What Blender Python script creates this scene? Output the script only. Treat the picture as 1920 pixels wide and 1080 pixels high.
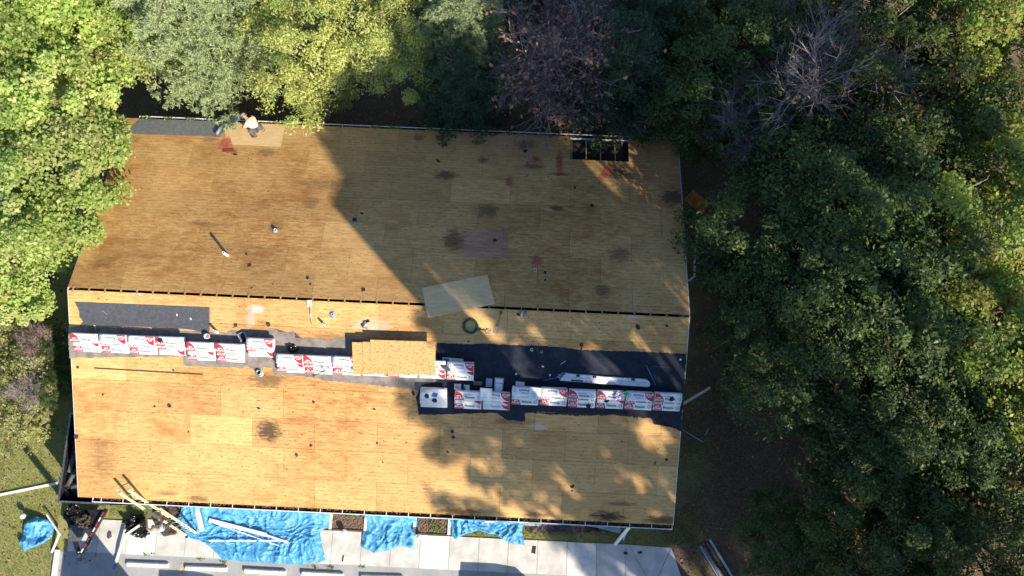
import bpy, bmesh, math, random
import numpy as np
from mathutils import Vector, Matrix, noise as mnoise

for o in list(bpy.data.objects): bpy.data.objects.remove(o)
SC = bpy.context.scene
COL = SC.collection
R_ = math.radians
random.seed(7)

# ------------------------------------------------------------------ camera, sky, sun, exposure
ZE, LEN, HW, RISE = 2.9, 23.6, 7.929, 2.869          # eave height, ridge length, half width, rise of the roof (metres)
FPX = 1600.0                                          # focal length in pixels of the 1920 px wide photograph
CAM_POS = Vector((5.4586, -4.7253, 34.7519 + ZE))
CAM_ROT = (0.1711, 0.0044, 0.0457)
cam_d = bpy.data.cameras.new('camera'); cam = bpy.data.objects.new('camera', cam_d); COL.objects.link(cam)
cam.location = CAM_POS; cam.rotation_euler = CAM_ROT
cam_d.sensor_width = 36; cam_d.lens = 36 * FPX / 1920; cam_d.clip_end = 2000; cam_d.clip_start = .1
SC.camera = cam

SUN_AZ, SUN_EL = R_(44), R_(34)                       # shadows fall towards -x,+y
TO_SUN = Vector((math.sin(SUN_AZ)*math.cos(SUN_EL), -math.cos(SUN_AZ)*math.cos(SUN_EL), math.sin(SUN_EL)))
world = bpy.data.worlds.new('World'); SC.world = world; world.use_nodes = True
wn = world.node_tree; bg = wn.nodes['Background']
sky = wn.nodes.new('ShaderNodeTexSky'); sky.sky_type = 'NISHITA'; sky.sun_disc = False
sky.sun_elevation = SUN_EL; sky.sun_rotation = math.atan2(TO_SUN.x, TO_SUN.y)
sky.air_density = 1.0; sky.dust_density = .25; sky.ozone_density = 3.5
wn.links.new(sky.outputs[0], bg.inputs[0]); bg.inputs[1].default_value = .105
sd = bpy.data.lights.new('sun', 'SUN'); sd.energy = 4.8; sd.angle = R_(.5); sd.color = (1, .89, .70)
sun = bpy.data.objects.new('sun', sd); COL.objects.link(sun); sun.rotation_euler = TO_SUN.to_track_quat('Z', 'Y').to_euler(); sun.location = (20, -20, 60)
SC.view_settings.view_transform = 'Standard'; SC.view_settings.look = 'None'; SC.view_settings.gamma = 1
SC.view_settings.exposure = .80
SC.cycles.max_bounces = 6; SC.cycles.transparent_max_bounces = 6; SC.cycles.diffuse_bounces = 3

# ------------------------------------------------------------------ from the photograph's pixels to places
CR = cam.rotation_euler.to_matrix()
def ray(x, y): return CR @ Vector(((x-960)/FPX, -(y-540)/FPX, -1))
def onz(x, y, z=0.0):
    d = ray(x, y); return CAM_POS + d*((z-CAM_POS.z)/d.z)
TH = math.atan2(RISE, HW); SL = math.hypot(RISE, HW); ZR = ZE + RISE
def onroof(x, y, s):                                   # s=+1 back slope, -1 front slope
    d = ray(x, y); k = s*RISE/HW
    return CAM_POS + d*((ZR-CAM_POS.z-k*CAM_POS.y)/(d.z+k*d.y))
def roofmat(p, s, n=0.0, rz=0.0):                      # local y points to the top of the photograph, z away from the deck
    Rm = Matrix.Rotation(-s*TH, 4, 'X')
    return Matrix.Translation(Vector(p) + (Rm @ Vector((0, 0, n)))) @ Rm @ Matrix.Rotation(rz, 4, 'Z')
RF = {s: roofmat((0, 0, ZR), s) for s in (1, -1)}      # frame of each slope, origin on the ridge
RFI = {s: RF[s].inverted() for s in (1, -1)}
def roofuv(x, y, s):
    q = RFI[s] @ onroof(x, y, s); return q.x, q.y

# ------------------------------------------------------------------ helpers
def tag(o, label=None, cat=None, group=None, kind=None):
    if label: o['label'] = label
    if cat: o['category'] = cat
    if group: o['group'] = group
    if kind: o['kind'] = kind
    return o
def link(o, parent=None):
    COL.objects.link(o)
    if parent: o.parent = parent
    return o
def empty(name, loc=(0, 0, 0), rz=0, label=None, cat=None, group=None):
    o = bpy.data.objects.new(name, None); o.empty_display_size = .2
    COL.objects.link(o); o.location = loc; o.rotation_euler = (0, 0, rz)
    return tag(o, label, cat, group)
def rootm(name, M, label, cat, group=None):
    o = bpy.data.objects.new(name, None); o.empty_display_size = .2; COL.objects.link(o); o.matrix_world = M
    return tag(o, label, cat, group)
def obj(name, me, mat, parent=None, smooth=False):
    if isinstance(me, bmesh.types.BMesh):
        bm = me; me = bpy.data.meshes.new(name); bm.to_mesh(me); bm.free()
    o = bpy.data.objects.new(name, me)
    if not me.materials: me.materials.append(mat)
    if smooth:
        me.polygons.foreach_set('use_smooth', [True]*len(me.polygons))
    return link(o, parent)
def copy_tree(o, parent=None):
    c = o.copy(); COL.objects.link(c)
    if parent: c.parent = parent
    for ch in list(o.children): copy_tree(ch, c)
    return c
def B(): return bmesh.new()
def box(bm, x0, x1, y0, y1, z0, z1, M=None, bevel=0):
    r = bmesh.ops.create_cube(bm, size=1)
    vs = r['verts']
    for v in vs:
        v.co = Vector(((x0+x1)/2+v.co.x*(x1-x0), (y0+y1)/2+v.co.y*(y1-y0), (z0+z1)/2+v.co.z*(z1-z0)))
    if bevel:
        es = {e for v in vs for e in v.link_edges}
        r2 = bmesh.ops.bevel(bm, geom=list(es), offset=bevel, segments=2, affect='EDGES')
        vs = list({v for f in r2['faces'] for v in f.verts} | {v for v in vs if v.is_valid})
    if M:
        for v in vs: v.co = M @ v.co
    return vs
def tube(bm, pts, rad, seg=8, cap=True, flat=1.0):
    pts = [Vector(p) for p in pts]; rings = []
    rad = rad if isinstance(rad, (list, tuple)) else [rad]*len(pts)
    up = Vector((0, 0, 1))
    for i, p in enumerate(pts):
        d = (pts[min(i+1, len(pts)-1)] - pts[max(i-1, 0)]).normalized()
        a = d.cross(up)
        if a.length < .05: a = d.cross(Vector((1, 0, 0)))
        a.normalize(); b = d.cross(a).normalized()
        rings.append([bm.verts.new(p + a*math.cos(2*math.pi*k/seg)*rad[i] + b*math.sin(2*math.pi*k/seg)*rad[i]*flat) for k in range(seg)])
    for r0, r1 in zip(rings, rings[1:]):
        for k in range(seg): bm.faces.new((r0[k], r0[(k+1) % seg], r1[(k+1) % seg], r1[k]))
    if cap:
        bm.faces.new(rings[0][::-1]); bm.faces.new(rings[-1])
    return bm
def bar(bm, a, b, w, h, up=(0, 0, 1)):                 # rectangular bar from a to b
    a, b = Vector(a), Vector(b); d = (b-a).normalized(); u = Vector(up)
    s = d.cross(u)
    if s.length < .05: s = d.cross(Vector((1, 0, 0)))
    s.normalize(); u = s.cross(d).normalized()
    v = [bm.verts.new(p + s*sx*w/2 + u*sz*h/2) for p in (a, b) for sx, sz in ((-1, -1), (1, -1), (1, 1), (-1, 1))]
    for f in ((3, 2, 1, 0), (4, 5, 6, 7), (0, 1, 5, 4), (1, 2, 6, 5), (2, 3, 7, 6), (3, 0, 4, 7)): bm.faces.new([v[i] for i in f])
    return bm
def lathe(bm, prof, seg=16, M=None):
    rings = [[bm.verts.new(Vector((r*math.cos(2*math.pi*k/seg), r*math.sin(2*math.pi*k/seg), z))) for k in range(seg)] for r, z in prof]
    for a, b in zip(rings, rings[1:]):
        for k in range(seg): bm.faces.new((a[k], a[(k+1) % seg], b[(k+1) % seg], b[k]))
    if M:
        for r in rings:
            for v in r: v.co = M @ v.co
    return bm
def slab(bm, pts, z0, z1):                             # prism over a flat outline
    lo = [bm.verts.new((p[0], p[1], z0)) for p in pts]; hi = [bm.verts.new((p[0], p[1], z1)) for p in pts]
    n = len(pts)
    a = sum(pts[i][0]*pts[(i+1) % n][1]-pts[(i+1) % n][0]*pts[i][1] for i in range(n))
    if a < 0: lo.reverse(); hi.reverse()
    bm.faces.new(hi); bm.faces.new(lo[::-1])
    for i in range(n): bm.faces.new((lo[i], lo[(i+1) % n], hi[(i+1) % n], hi[i]))
    bmesh.ops.triangulate(bm, faces=[f for f in bm.faces if len(f.verts) > 4])
    return bm
def ragged(pts, step=.08, amp=.02, seed=0, closed=True):
    rr = random.Random(seed); out = []
    n = len(pts)
    for i in range(n if closed else n-1):
        a, b = Vector(pts[i]).to_2d(), Vector(pts[(i+1) % n]).to_2d(); k = max(1, int((b-a).length/step))
        nn = Vector((-(b-a).y, (b-a).x)); nn = nn.normalized() if nn.length else nn
        for j in range(k):
            q = a.lerp(b, j/k) + nn*rr.uniform(-amp, amp); out.append((q.x, q.y))
    return out

# ------------------------------------------------------------------ materials
def nodes(name):
    m = bpy.data.materials.new(name); m.use_nodes = True
    nt = m.node_tree; return m, nt, nt.nodes, nt.links, nt.nodes['Principled BSDF']
def N(nt, kind, **kw):
    n = nt.nodes.new('ShaderNode'+kind)
    for k, v in kw.items():
        if k.startswith('i_'): n.inputs[k[2:].replace('_', ' ')].default_value = v
        else: setattr(n, k, v)
    return n
def mix(nt, fac, a, b, mode='MIX'):
    n = nt.nodes.new('ShaderNodeMix'); n.data_type = 'RGBA'; n.blend_type = mode
    for s, v in ((0, fac), (6, a), (7, b)):
        if hasattr(v, 'is_output'): nt.links.new(v, n.inputs[s])
        elif isinstance(v, (tuple, list)): n.inputs[s].default_value = (*v[:3], 1)
        else: n.inputs[s].default_value = v
    return n.outputs[2]
def math_(nt, op, a, b=0.0, c=None, clamp=False):
    n = nt.nodes.new('ShaderNodeMath'); n.operation = op; n.use_clamp = clamp
    for i, v in enumerate((a, b, c)):
        if v is None: continue
        if hasattr(v, 'is_output'): nt.links.new(v, n.inputs[i])
        else: n.inputs[i].default_value = v
    return n.outputs[0]
def ramp(nt, src, lo, hi, a=0.0, b=1.0):
    n = nt.nodes.new('ShaderNodeMapRange'); n.interpolation_type = 'SMOOTHSTEP'
    nt.links.new(src, n.inputs[0])
    for i, v in enumerate((lo, hi, a, b)): n.inputs[i+1].default_value = v
    return n.outputs[0]
def noise_(nt, vec, scale, detail=3, rough=.55):
    n = nt.nodes.new('ShaderNodeTexNoise'); n.inputs['Scale'].default_value = scale; n.inputs['Detail'].default_value = detail; n.inputs['Roughness'].default_value = rough
    if vec: nt.links.new(vec, n.inputs['Vector'])
    return n.outputs[0]
def vscale(nt, vec, s, off=(0, 0, 0)):
    n = nt.nodes.new('ShaderNodeMapping'); nt.links.new(vec, n.inputs[0]); n.inputs['Scale'].default_value = s; n.inputs['Location'].default_value = off
    return n.outputs[0]
def bumpn(nt, h, strength, dist, bsdf):
    n = nt.nodes.new('ShaderNodeBump'); n.inputs['Strength'].default_value = strength; n.inputs['Distance'].default_value = dist
    nt.links.new(h, n.inputs['Height']); nt.links.new(n.outputs[0], bsdf.inputs['Normal'])
def mat(name, c, rough=.7, var=.18, scale=4.0, metal=0.0, bump=0.0, c2=None, spec=.4):
    m, nt, ns, ls, p = nodes(name)
    pos = N(nt, 'NewGeometry').outputs['Position']
    nz = noise_(nt, pos, scale, 5, .6)
    dark = c2 or tuple(x*(1-2*var) for x in c); lite = tuple(min(1, x*(1+var)) for x in c)
    ls.new(mix(nt, ramp(nt, nz, .3, .7), dark, lite), p.inputs['Base Color'])
    p.inputs['Roughness'].default_value = rough; p.inputs['Metallic'].default_value = metal; p.inputs['Specular IOR Level'].default_value = spec
    if bump: bumpn(nt, nz, .6, bump, p)
    return m

STAINS = [  # px, py, half width, half height (m), strength, slope
    (835, 328, .55, .28, .75, 1), (1000, 312, .5, .2, .6, 1), (905, 300, .3, .2, .6, 1), (912, 395, .6, .4, .6, 1), (850, 450, .5, .6, .65, 1), (1165, 478, .5, .4, .55, 1),
    (1160, 325, .7, .35, .8, 1), (1262, 370, .6, .5, .8, 1), (1045, 390, .35, .2, .7, 1), (1130, 545, .4, .3, .6, 1), (785, 258, .3, .2, .5, 1), (985, 272, .5, .3, .55, 1),
    (583, 382, .35, .35, .4, 1), (500, 285, .5, .25, .45, 1), (600, 345, 1.2, .3, .35, 1), (390, 420, 1.2, .15, .3, 1), (515, 425, .4, .3, .45, 1), (190, 490, .6, .4, .3, 1), (240, 262, .5, .15, .4, 1),(395,262,.5,.15,.4,1),
    (505, 808, .55, .55, .85, -1), (500, 712, .8, .35, .6, -1), (425, 965, 1.6, .2, .8, -1), (370, 935, .5, .15, .6, -1), (1140, 968, .8, .25, .95, -1), (1240, 975, .8, .2, .8, -1), (860, 960, 1.1, .2, .8, -1),
    (190, 860, .6, 1.1, .3, -1), (470, 612, .8, .4, .25, -1), (620, 632, .9, .2, .4, -1), (1165, 945, .7, .1, .6, -1), (1010, 965, .8, .12, .6, -1), (960,790,.9,.2,.5,-1),(310,925,.5,.12,.5,-1)]
PALE = [(480, 580, .4, .22, .75), (470, 600, .2, .35, .5), (700, 610, .9, .3, .35), (255, 549, .3, .08, .6), (1010, 800, .4, .15, .5), (1190,593,.35,.1,.5)]
def ellipses(nt, pos, lst, wob):
    acc = None
    for e in lst:
        px, py, a, b, st = e[:5]; s = e[5] if len(e) > 5 else -1
        c = onroof(px, py, s); by = b*math.cos(TH)
        v = vscale(nt, pos, (1/a, 1/by, 0), (-c.x/a, -c.y/by, 0))
        ln = nt.nodes.new('ShaderNodeVectorMath'); ln.operation = 'LENGTH'; nt.links.new(v, ln.inputs[0])
        d = math_(nt, 'ADD', ln.outputs['Value'], wob)
        f = ramp(nt, d, .35, 1.15, st, 0)
        acc = f if acc is None else math_(nt, 'MAXIMUM', acc, f)
    return acc
def plywood(name, base, dark, weather=1.0, stains=True):
    m, nt, ns, ls, p = nodes(name)
    pos = N(nt, 'NewGeometry').outputs['Position']
    rnd = N(nt, 'ObjectInfo').outputs['Random']
    tint = math_(nt, 'MULTIPLY_ADD', rnd, .26, .86)
    grain = noise_(nt, vscale(nt, pos, (2.4, 11, 11)), 1.0, 9, .8)          # weathered grain and wash marks running along the ridge
    fine = noise_(nt, vscale(nt, pos, (6, 22, 22)), 1.0, 6, .85)
    blot = noise_(nt, vscale(nt, pos, (1, 2.0, 2.0)), .9, 8, .7)
    broad = noise_(nt, pos, .17, 4, .6)
    chip = noise_(nt, vscale(nt, pos, (5, 11, 0)), 1.0, 4, .7)
    col = mix(nt, ramp(nt, grain, .38, .62), dark, base)
    col = mix(nt, ramp(nt, fine, .53, .64, 0, .62*weather), col, tuple(x*.5 for x in dark))
    col = mix(nt, ramp(nt, blot, .46, .68, 0, .72*weather), col, (dark[0]*.85, dark[1]*.66, dark[2]*.6))
    col = mix(nt, ramp(nt, broad, .38, .62, 0, .5*weather), col, (base[0]*1.1, base[1]*1.14, base[2]*1.2))
    col = mix(nt, ramp(nt, chip, .62, .70, 0, .6*weather), col, (base[0]*1.25, base[1]*1.4, base[2]*1.8))
    if weather > .5:
        sep = N(nt, 'SeparateXYZ'); ls.new(pos, sep.inputs[0])
        # the old shingle courses left thin tar lines, with rows of nail marks
        wy = math_(nt, 'ADD', sep.outputs[1], math_(nt, 'MULTIPLY', noise_(nt, vscale(nt, pos, (.7, .7, 0)), 1, 3), .05))
        fr = math_(nt, 'FRACT', math_(nt, 'DIVIDE', wy, .1345))
        line = ramp(nt, math_(nt, 'ABSOLUTE', math_(nt, 'SUBTRACT', fr, .5)), .06, .22, 1, 0)
        brk = ramp(nt, noise_(nt, vscale(nt, pos, (5, 8, 0)), 1.0, 6, .85), .46, .62)
        zone = ramp(nt, noise_(nt, pos, .33, 4, .65), .36, .62, .25, 1)
        col = mix(nt, math_(nt, 'MULTIPLY', math_(nt, 'MULTIPLY', line, brk), math_(nt, 'MULTIPLY', zone, .66)), col, (.06, .036, .022))
        vo = N(nt, 'TexVoronoi'); vo.inputs['Scale'].default_value = 1; vo.inputs['Randomness'].default_value = .85; ls.new(vscale(nt, pos, (3.6, 4.8, 0)), vo.inputs['Vector'])
        spots = math_(nt, 'MULTIPLY', ramp(nt, vo.outputs['Distance'], .05, .16, 1, 0), ramp(nt, noise_(nt, pos, .35, 2), .42, .54))
        col = mix(nt, math_(nt, 'MULTIPLY', spots, .9), col, (.06, .038, .03))
        vn = N(nt, 'TexVoronoi'); vn.inputs['Scale'].default_value = 1; vn.inputs['Randomness'].default_value = 1; ls.new(vscale(nt, pos, (4.5, 10, 0)), vn.inputs['Vector'])
        specks = math_(nt, 'MULTIPLY', ramp(nt, vn.outputs['Distance'], .06, .16, 1, 0), ramp(nt, noise_(nt, pos, 1.3, 3), .47, .6))
        col = mix(nt, math_(nt, 'MULTIPLY', specks, .85), col, (.03, .022, .018))
    if stains:
        wob = math_(nt, 'MULTIPLY_ADD', noise_(nt, vscale(nt, pos, (3.2, 9, 0)), 1, 7, .8), 3.0, -1.5)
        col = mix(nt, ellipses(nt, pos, STAINS, wob), col, (.055, .035, .032))
        col = mix(nt, ellipses(nt, pos, PALE, wob), col, (.62, .55, .52))
    tn = nt.nodes.new('ShaderNodeVectorMath'); tn.operation = 'SCALE'; ls.new(col, tn.inputs[0]); ls.new(tint, tn.inputs['Scale'])
    ls.new(tn.outputs[0], p.inputs['Base Color']); p.inputs['Roughness'].default_value = .85; p.inputs['Specular IOR Level'].default_value = .15
    bumpn(nt, math_(nt, 'ADD', grain, fine), .5, .006, p)
    return m
def osb(name, a, b, c):
    m, nt, ns, ls, p = nodes(name)
    co = N(nt, 'TexCoord').outputs['Object']
    vo = N(nt, 'TexVoronoi'); vo.inputs['Scale'].default_value = 1; ls.new(vscale(nt, co, (14, 26, 0)), vo.inputs['Vector'])
    col = mix(nt, ramp(nt, noise_(nt, vscale(nt, co, (9, 30, 9)), 1, 4, .7), .4, .62), a, b)
    sep = N(nt, 'SeparateColor'); ls.new(vo.outputs['Color'], sep.inputs[0])
    col = mix(nt, ramp(nt, sep.outputs[0], .5, 1, 0, .6), col, c)
    ls.new(col, p.inputs['Base Color']); p.inputs['Roughness'].default_value = .8; p.inputs['Specular IOR Level'].default_value = .2
    return m
M = {}
M['ply'] = plywood('weathered_plywood', (.675, .41, .165), (.43, .215, .075))
M['ply_new'] = plywood('new_plywood', (.80, .57, .31), (.68, .44, .21), .5, False)
M['ply_mid'] = plywood('recent_plywood', (.70, .45, .19), (.50, .275, .10), .8)
M['ply_pink'] = plywood('pinkish_plywood', (.52, .31, .19), (.37, .2, .12), .8)
M['osb'] = osb('osb_board', (.62, .40, .18), (.50, .30, .12), (.28, .15, .06))
M['felt'] = mat('black_underlayment', (.012, .018, .036), .55, .25, 5, bump=.002, spec=.3)
M['felt_grey'] = mat('charcoal_felt', (.078, .084, .10), .6, .12, 9, bump=.002)
M['felt_old'] = mat('old_brown_felt', (.25, .215, .20), .9, .12, 3, c2=(.15, .13, .12), bump=.004)
M['membrane'] = mat('ice_and_water_membrane', (.20, .21, .235), .4, .12, 9, bump=.002)
M['liner'] = mat('release_liner_plastic', (.32, .40, .52), .25, .15, 3, spec=.6)
M['white'] = mat('white_painted_metal', (.80, .80, .80), .4, .06, 5)
M['gutter_in'] = mat('dark_gutter_inside', (.05, .045, .04), .9, .5, 12)  # dark inner faces of the gutter trough
M['lumber'] = mat('framing_lumber', (.40, .26, .14), .8, .2, 9)
M['siding'] = mat('painted_siding', (.55, .53, .50), .8, .1, 3)
M['dark'] = mat('painted_shade', (.03, .025, .02), .9, .3, 3)  # near-black standing in for the shade in the attic and pipe openings
M['black'] = mat('black_painted_steel', (.02, .021, .024), .45, .3, 6)
M['blackplastic'] = mat('black_plastic_film', (.012, .012, .014), .3, .4, 9, bump=.02, spec=.6)
M['shingle'] = mat('torn_asphalt_shingle', (.045, .043, .045), .9, .4, 20, bump=.005)
M['shingle_br'] = mat('brown_asphalt_shingle', (.085, .066, .055), .9, .4, 20, bump=.005)
M['red'] = mat('red_print', (.56, .035, .055), .45, .1, 5)
M['wrap'] = mat('white_printed_wrapper', (.83, .84, .85), .38, .05, 8, spec=.5)
M['ink'] = mat('dark_print', (.06, .07, .10), .5, .1, 8)
M['inkw'] = mat('white_print', (.82, .82, .82), .5, .05, 8)
M['inkb'] = mat('blue_print', (.05, .17, .45), .5, .1, 8)
M['yellow'] = mat('yellow_fibreglass', (.84, .74, .40), .5, .1, 8)
M['alu'] = mat('aluminium', (.62, .63, .65), .35, .12, 8, metal=.7)
M['steel'] = mat('worn_steel', (.30, .31, .33), .4, .25, 14, metal=.8)
M['pvc'] = mat('white_pvc', (.78, .78, .76), .4, .08, 6)
M['lead'] = mat('lead_flashing', (.32, .33, .34), .6, .2, 10)
M['hose'] = mat('green_air_hose', (.012, .13, .085), .4, .2, 8)
M['brown'] = mat('brown_tarp_fabric', (.095, .066, .062), .5, .25, 4, bump=.01)
M['concrete'] = mat('sidewalk_concrete', (.60, .585, .56), .9, .1, 1.6, bump=.003)
M['conc_lt'] = mat('pale_concrete', (.72, .71, .69), .85, .08, 5)
M['mulch'] = mat('brown_mulch', (.17, .115, .085), .95, .5, 22, c2=(.05, .032, .025), bump=.03)
M['skin'] = mat('skin', (.46, .27, .19), .55, .05, 10)
M['hivis'] = mat('orange_work_shirt', (.95, .66, .46), .8, .06, 9)
M['blueshirt'] = mat('pale_blue_shirt', (.42, .52, .68), .85, .12, 8)
M['jeans'] = mat('grey_work_trousers', (.10, .11, .13), .9, .2, 12)
M['hat_tan'] = mat('tan_cap_cloth', (.50, .38, .2), .85, .1, 10)
M['hat_grey'] = mat('grey_cap_cloth', (.36, .32, .33), .85, .1, 10)
M['boot'] = mat('brown_boot_leather', (.09, .045, .03), .7, .2, 9)
M['brick'] = mat('brick', (.30, .15, .10), .9, .2, 6)
M['bark'] = mat('grey_brown_bark', (.15, .12, .095), .95, .35, 9, bump=.02)
M['bark_pale'] = mat('pale_grey_bark', (.32, .29, .26), .9, .3, 9, bump=.02)
M['rust'] = mat('rusty_orange_board', (.52, .21, .05), .8, .25, 4)
M['cardboard'] = mat('brown_cardboard', (.30, .2, .13), .85, .15, 5)
M['glass'] = mat('dark_window_glass', (.03, .035, .04), .1, .1, 3, spec=.6)
M['tyre'] = mat('tyre_rubber', (.02, .02, .02), .8, .2, 9)
M['van'] = mat('white_van_paint', (.75, .75, .76), .3, .03, 3)
M['purple'] = mat('purple_printed_plastic', (.16, .08, .33), .25, .4, 14, c2=(.5, .5, .6), spec=.6)
M['green'] = mat('bright_green_plastic', (.03, .50, .13), .25, .3, 14, spec=.6)
M['blue'] = mat('blue_tool_plastic', (.04, .16, .42), .4, .15, 9)
M['weed'] = mat('weed_leaf', (.16, .26, .05), .7, .3, 9)
def tarp_mat(name, c):
    m, nt, ns, ls, p = nodes(name)
    pos = N(nt, 'NewGeometry').outputs['Position']
    n1 = noise_(nt, pos, 1.6, 4, .6)
    ls.new(mix(nt, ramp(nt, n1, .3, .7), tuple(x*.82 for x in c), tuple(min(1, x*1.12) for x in c)), p.inputs['Base Color'])
    p.inputs['Roughness'].default_value = .34; p.inputs['Specular IOR Level'].default_value = .55
    cr = noise_(nt, vscale(nt, pos, (11, 8, 8)), 1, 5, .7)
    bumpn(nt, cr, .7, .05, p)
    return m
M['tarp'] = tarp_mat('blue_poly_tarp', (.085, .35, .66))
def asphalt():
    m, nt, ns, ls, p = nodes('parking_asphalt')
    pos = N(nt, 'NewGeometry').outputs['Position']
    c = mix(nt, ramp(nt, noise_(nt, pos, 1.1, 5, .65), .3, .7), (.30, .31, .325), (.40, .405, .415))
    c = mix(nt, ramp(nt, noise_(nt, pos, 60, 2), .55, .7, 0, .5), c, (.16, .165, .18))
    ls.new(c, p.inputs['Base Color']); p.inputs['Roughness'].default_value = .92
    return m
M['asphalt'] = asphalt()
def ground():
    m, nt, ns, ls, p = nodes('lawn_and_leaf_litter')
    pos = N(nt, 'NewGeometry').outputs['Position']; sep = N(nt, 'SeparateXYZ'); ls.new(pos, sep.inputs[0])
    n1 = noise_(nt, pos, 2.2, 6, .7); n2 = noise_(nt, pos, 14, 4, .7); n3 = noise_(nt, pos, .45, 4, .6)
    grass = mix(nt, ramp(nt, n2, .35, .65), (.17, .195, .06), (.32, .32, .12))
    grass = mix(nt, ramp(nt, n1, .45, .7, 0, .75), grass, (.38, .32, .18))
    soil = mix(nt, ramp(nt, n2, .3, .7), (.07, .052, .038), (.20, .145, .095))
    soil = mix(nt, ramp(nt, n1, .5, .72, 0, .6), soil, (.27, .19, .11))
    edge = math_(nt, 'MULTIPLY_ADD', n3, 5, -2.5)
    east = ramp(nt, math_(nt, 'ADD', sep.outputs[0], edge), 11.2, 14.2)
    north = ramp(nt, math_(nt, 'ADD', sep.outputs[1], edge), 4, 7)
    c = mix(nt, math_(nt, 'MAXIMUM', east, north), grass, soil)
    ls.new(c, p.inputs['Base Color']); p.inputs['Roughness'].default_value = .95; p.inputs['Specular IOR Level'].default_value = .1
    bumpn(nt, n2, .7, .04, p)
    return m
M['ground'] = ground()
def leafmat(name, a, b, c, trans=.35, patch=None, rough=.5):
    m, nt, ns, ls, p = nodes(name)
    isl = N(nt, 'NewGeometry').outputs['Random Per Island']
    oc = N(nt, 'TexCoord').outputs['Object']
    col = mix(nt, ramp(nt, isl, 0, .55), a, b); col = mix(nt, ramp(nt, isl, .55, 1), col, c)
    if patch:
        col = mix(nt, ramp(nt, noise_(nt, oc, .55, 3, .6), .52, .62, 0, .85), col, patch)
    ob = N(nt, 'ObjectInfo').outputs['Random']
    tn = nt.nodes.new('ShaderNodeVectorMath'); tn.operation = 'SCALE'; ls.new(col, tn.inputs[0]); ls.new(math_(nt, 'MULTIPLY_ADD', ob, .35, .83), tn.inputs['Scale'])
    ls.new(tn.outputs[0], p.inputs['Base Color']); p.inputs['Roughness'].default_value = rough; p.inputs['Specular IOR Level'].default_value = .35
    tr = nt.nodes.new('ShaderNodeBsdfTranslucent'); ls.new(tn.outputs[0], tr.inputs[0])
    ms = nt.nodes.new('ShaderNodeMixShader'); ms.inputs[0].default_value = trans
    ls.new(p.outputs[0], ms.inputs[1]); ls.new(tr.outputs[0], ms.inputs[2]); ls.new(ms.outputs[0], nt.nodes['Material Output'].inputs[0])
    return m
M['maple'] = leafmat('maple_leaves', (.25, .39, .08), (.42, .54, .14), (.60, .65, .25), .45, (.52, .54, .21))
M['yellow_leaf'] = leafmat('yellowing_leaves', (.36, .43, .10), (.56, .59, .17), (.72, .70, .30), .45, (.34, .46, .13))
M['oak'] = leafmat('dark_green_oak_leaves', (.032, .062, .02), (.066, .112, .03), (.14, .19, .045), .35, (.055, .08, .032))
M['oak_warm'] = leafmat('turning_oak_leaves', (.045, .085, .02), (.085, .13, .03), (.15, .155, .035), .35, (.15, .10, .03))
M['oak_lit'] = leafmat('sunlit_oak_leaves', (.13, .22, .035), (.24, .32, .05), (.38, .40, .09), .4, (.30, .26, .07))  # oak leaves lightened, sunlight painted into their colour
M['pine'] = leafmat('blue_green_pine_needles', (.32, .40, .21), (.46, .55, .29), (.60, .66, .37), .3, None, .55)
M['pine_dk'] = leafmat('shaded_pine_needles', (.05, .10, .055), (.075, .135, .07), (.11, .175, .085), .25, None, .55)  # needle colour darkened for the pines standing in shade
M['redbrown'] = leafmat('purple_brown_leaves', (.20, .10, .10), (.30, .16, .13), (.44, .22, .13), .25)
M['twig'] = leafmat('grey_purple_twigs', (.20, .16, .175), (.28, .24, .24), (.44, .40, .38), .0)
M['shrub'] = leafmat('shrub_leaves', (.26, .32, .08), (.42, .44, .14), (.58, .54, .30), .35, (.46, .42, .30))
M['litter'] = leafmat('fallen_leaves', (.14, .08, .035), (.24, .15, .07), (.36, .27, .12), .1)
M['grass'] = leafmat('grass_blades', (.16, .20, .05), (.26, .29, .08), (.42, .39, .17), .3)

# ------------------------------------------------------------------ ground, parking lot, pavement, beds
bm = B()
slab(bm, [(-300, -300), (300, -300), (300, 300), (-300, 300)], -.3, 0)
tag(obj('ground', bm, M['ground']), kind='structure')
bm = B(); slab(bm, [(-13.72, -60), (40, -60), (40, -10.46), (-13.72, -10.46)], -.2, .012)
parking = tag(obj('parking_lot', bm, M['asphalt']), kind='structure')
bm = B(); slab(bm, [(-13.9, -60), (-13.725, -60), (-13.725, -10.4), (-13.9, -10.4)], -.2, .12)
tag(obj('kerb', bm, M['conc_lt']), kind='structure')
M['bayline'] = mat('faded_yellow_paint', (.55, .45, .2), .8, .2, 9)
for i in range(9):
    bm = B(); x = -11.15 + i*2.63
    slab(bm, [(x, -16), (x+.1, -16), (x+.1, -10.75), (x, -10.75)], .013, .017)
    obj('painted_bay_line', bm, M['bayline'], parking)
walk = empty('sidewalk'); walk['kind'] = 'structure'
X = -13.4; i = 0
while X < 9.6:
    x1 = X + 1.25; top = -9.08 + random.uniform(-.01, .01)
    if X > -12.0 and X < -5.5: top = -8.98
    bm = B(); z = .055 + random.uniform(-.004, .004)
    slab(bm, [(X+.008, -10.45), (x1-.008, -10.45), (x1-.008, top), (X+.008, top)], -.12, z)
    obj('concrete_slab', bm, M['concrete'] if i % 5 != 2 else M['conc_lt'], walk); X = x1; i += 1
for pts in ([(X+.008, -10.45), (X+.95, -10.45), (X+.1, -9.08), (X+.008, -9.08)], [(X+.966, -10.45), (X+1.3, -10.45), (X+1.9, -9.12), (X+.116, -9.08)], [(X+1.32, -10.45), (X+2.4, -10.45), (X+1.925, -9.12)]):
    bm = B(); slab(bm, pts, -.12, .055); obj('concrete_slab', bm, M['concrete'], walk)
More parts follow.
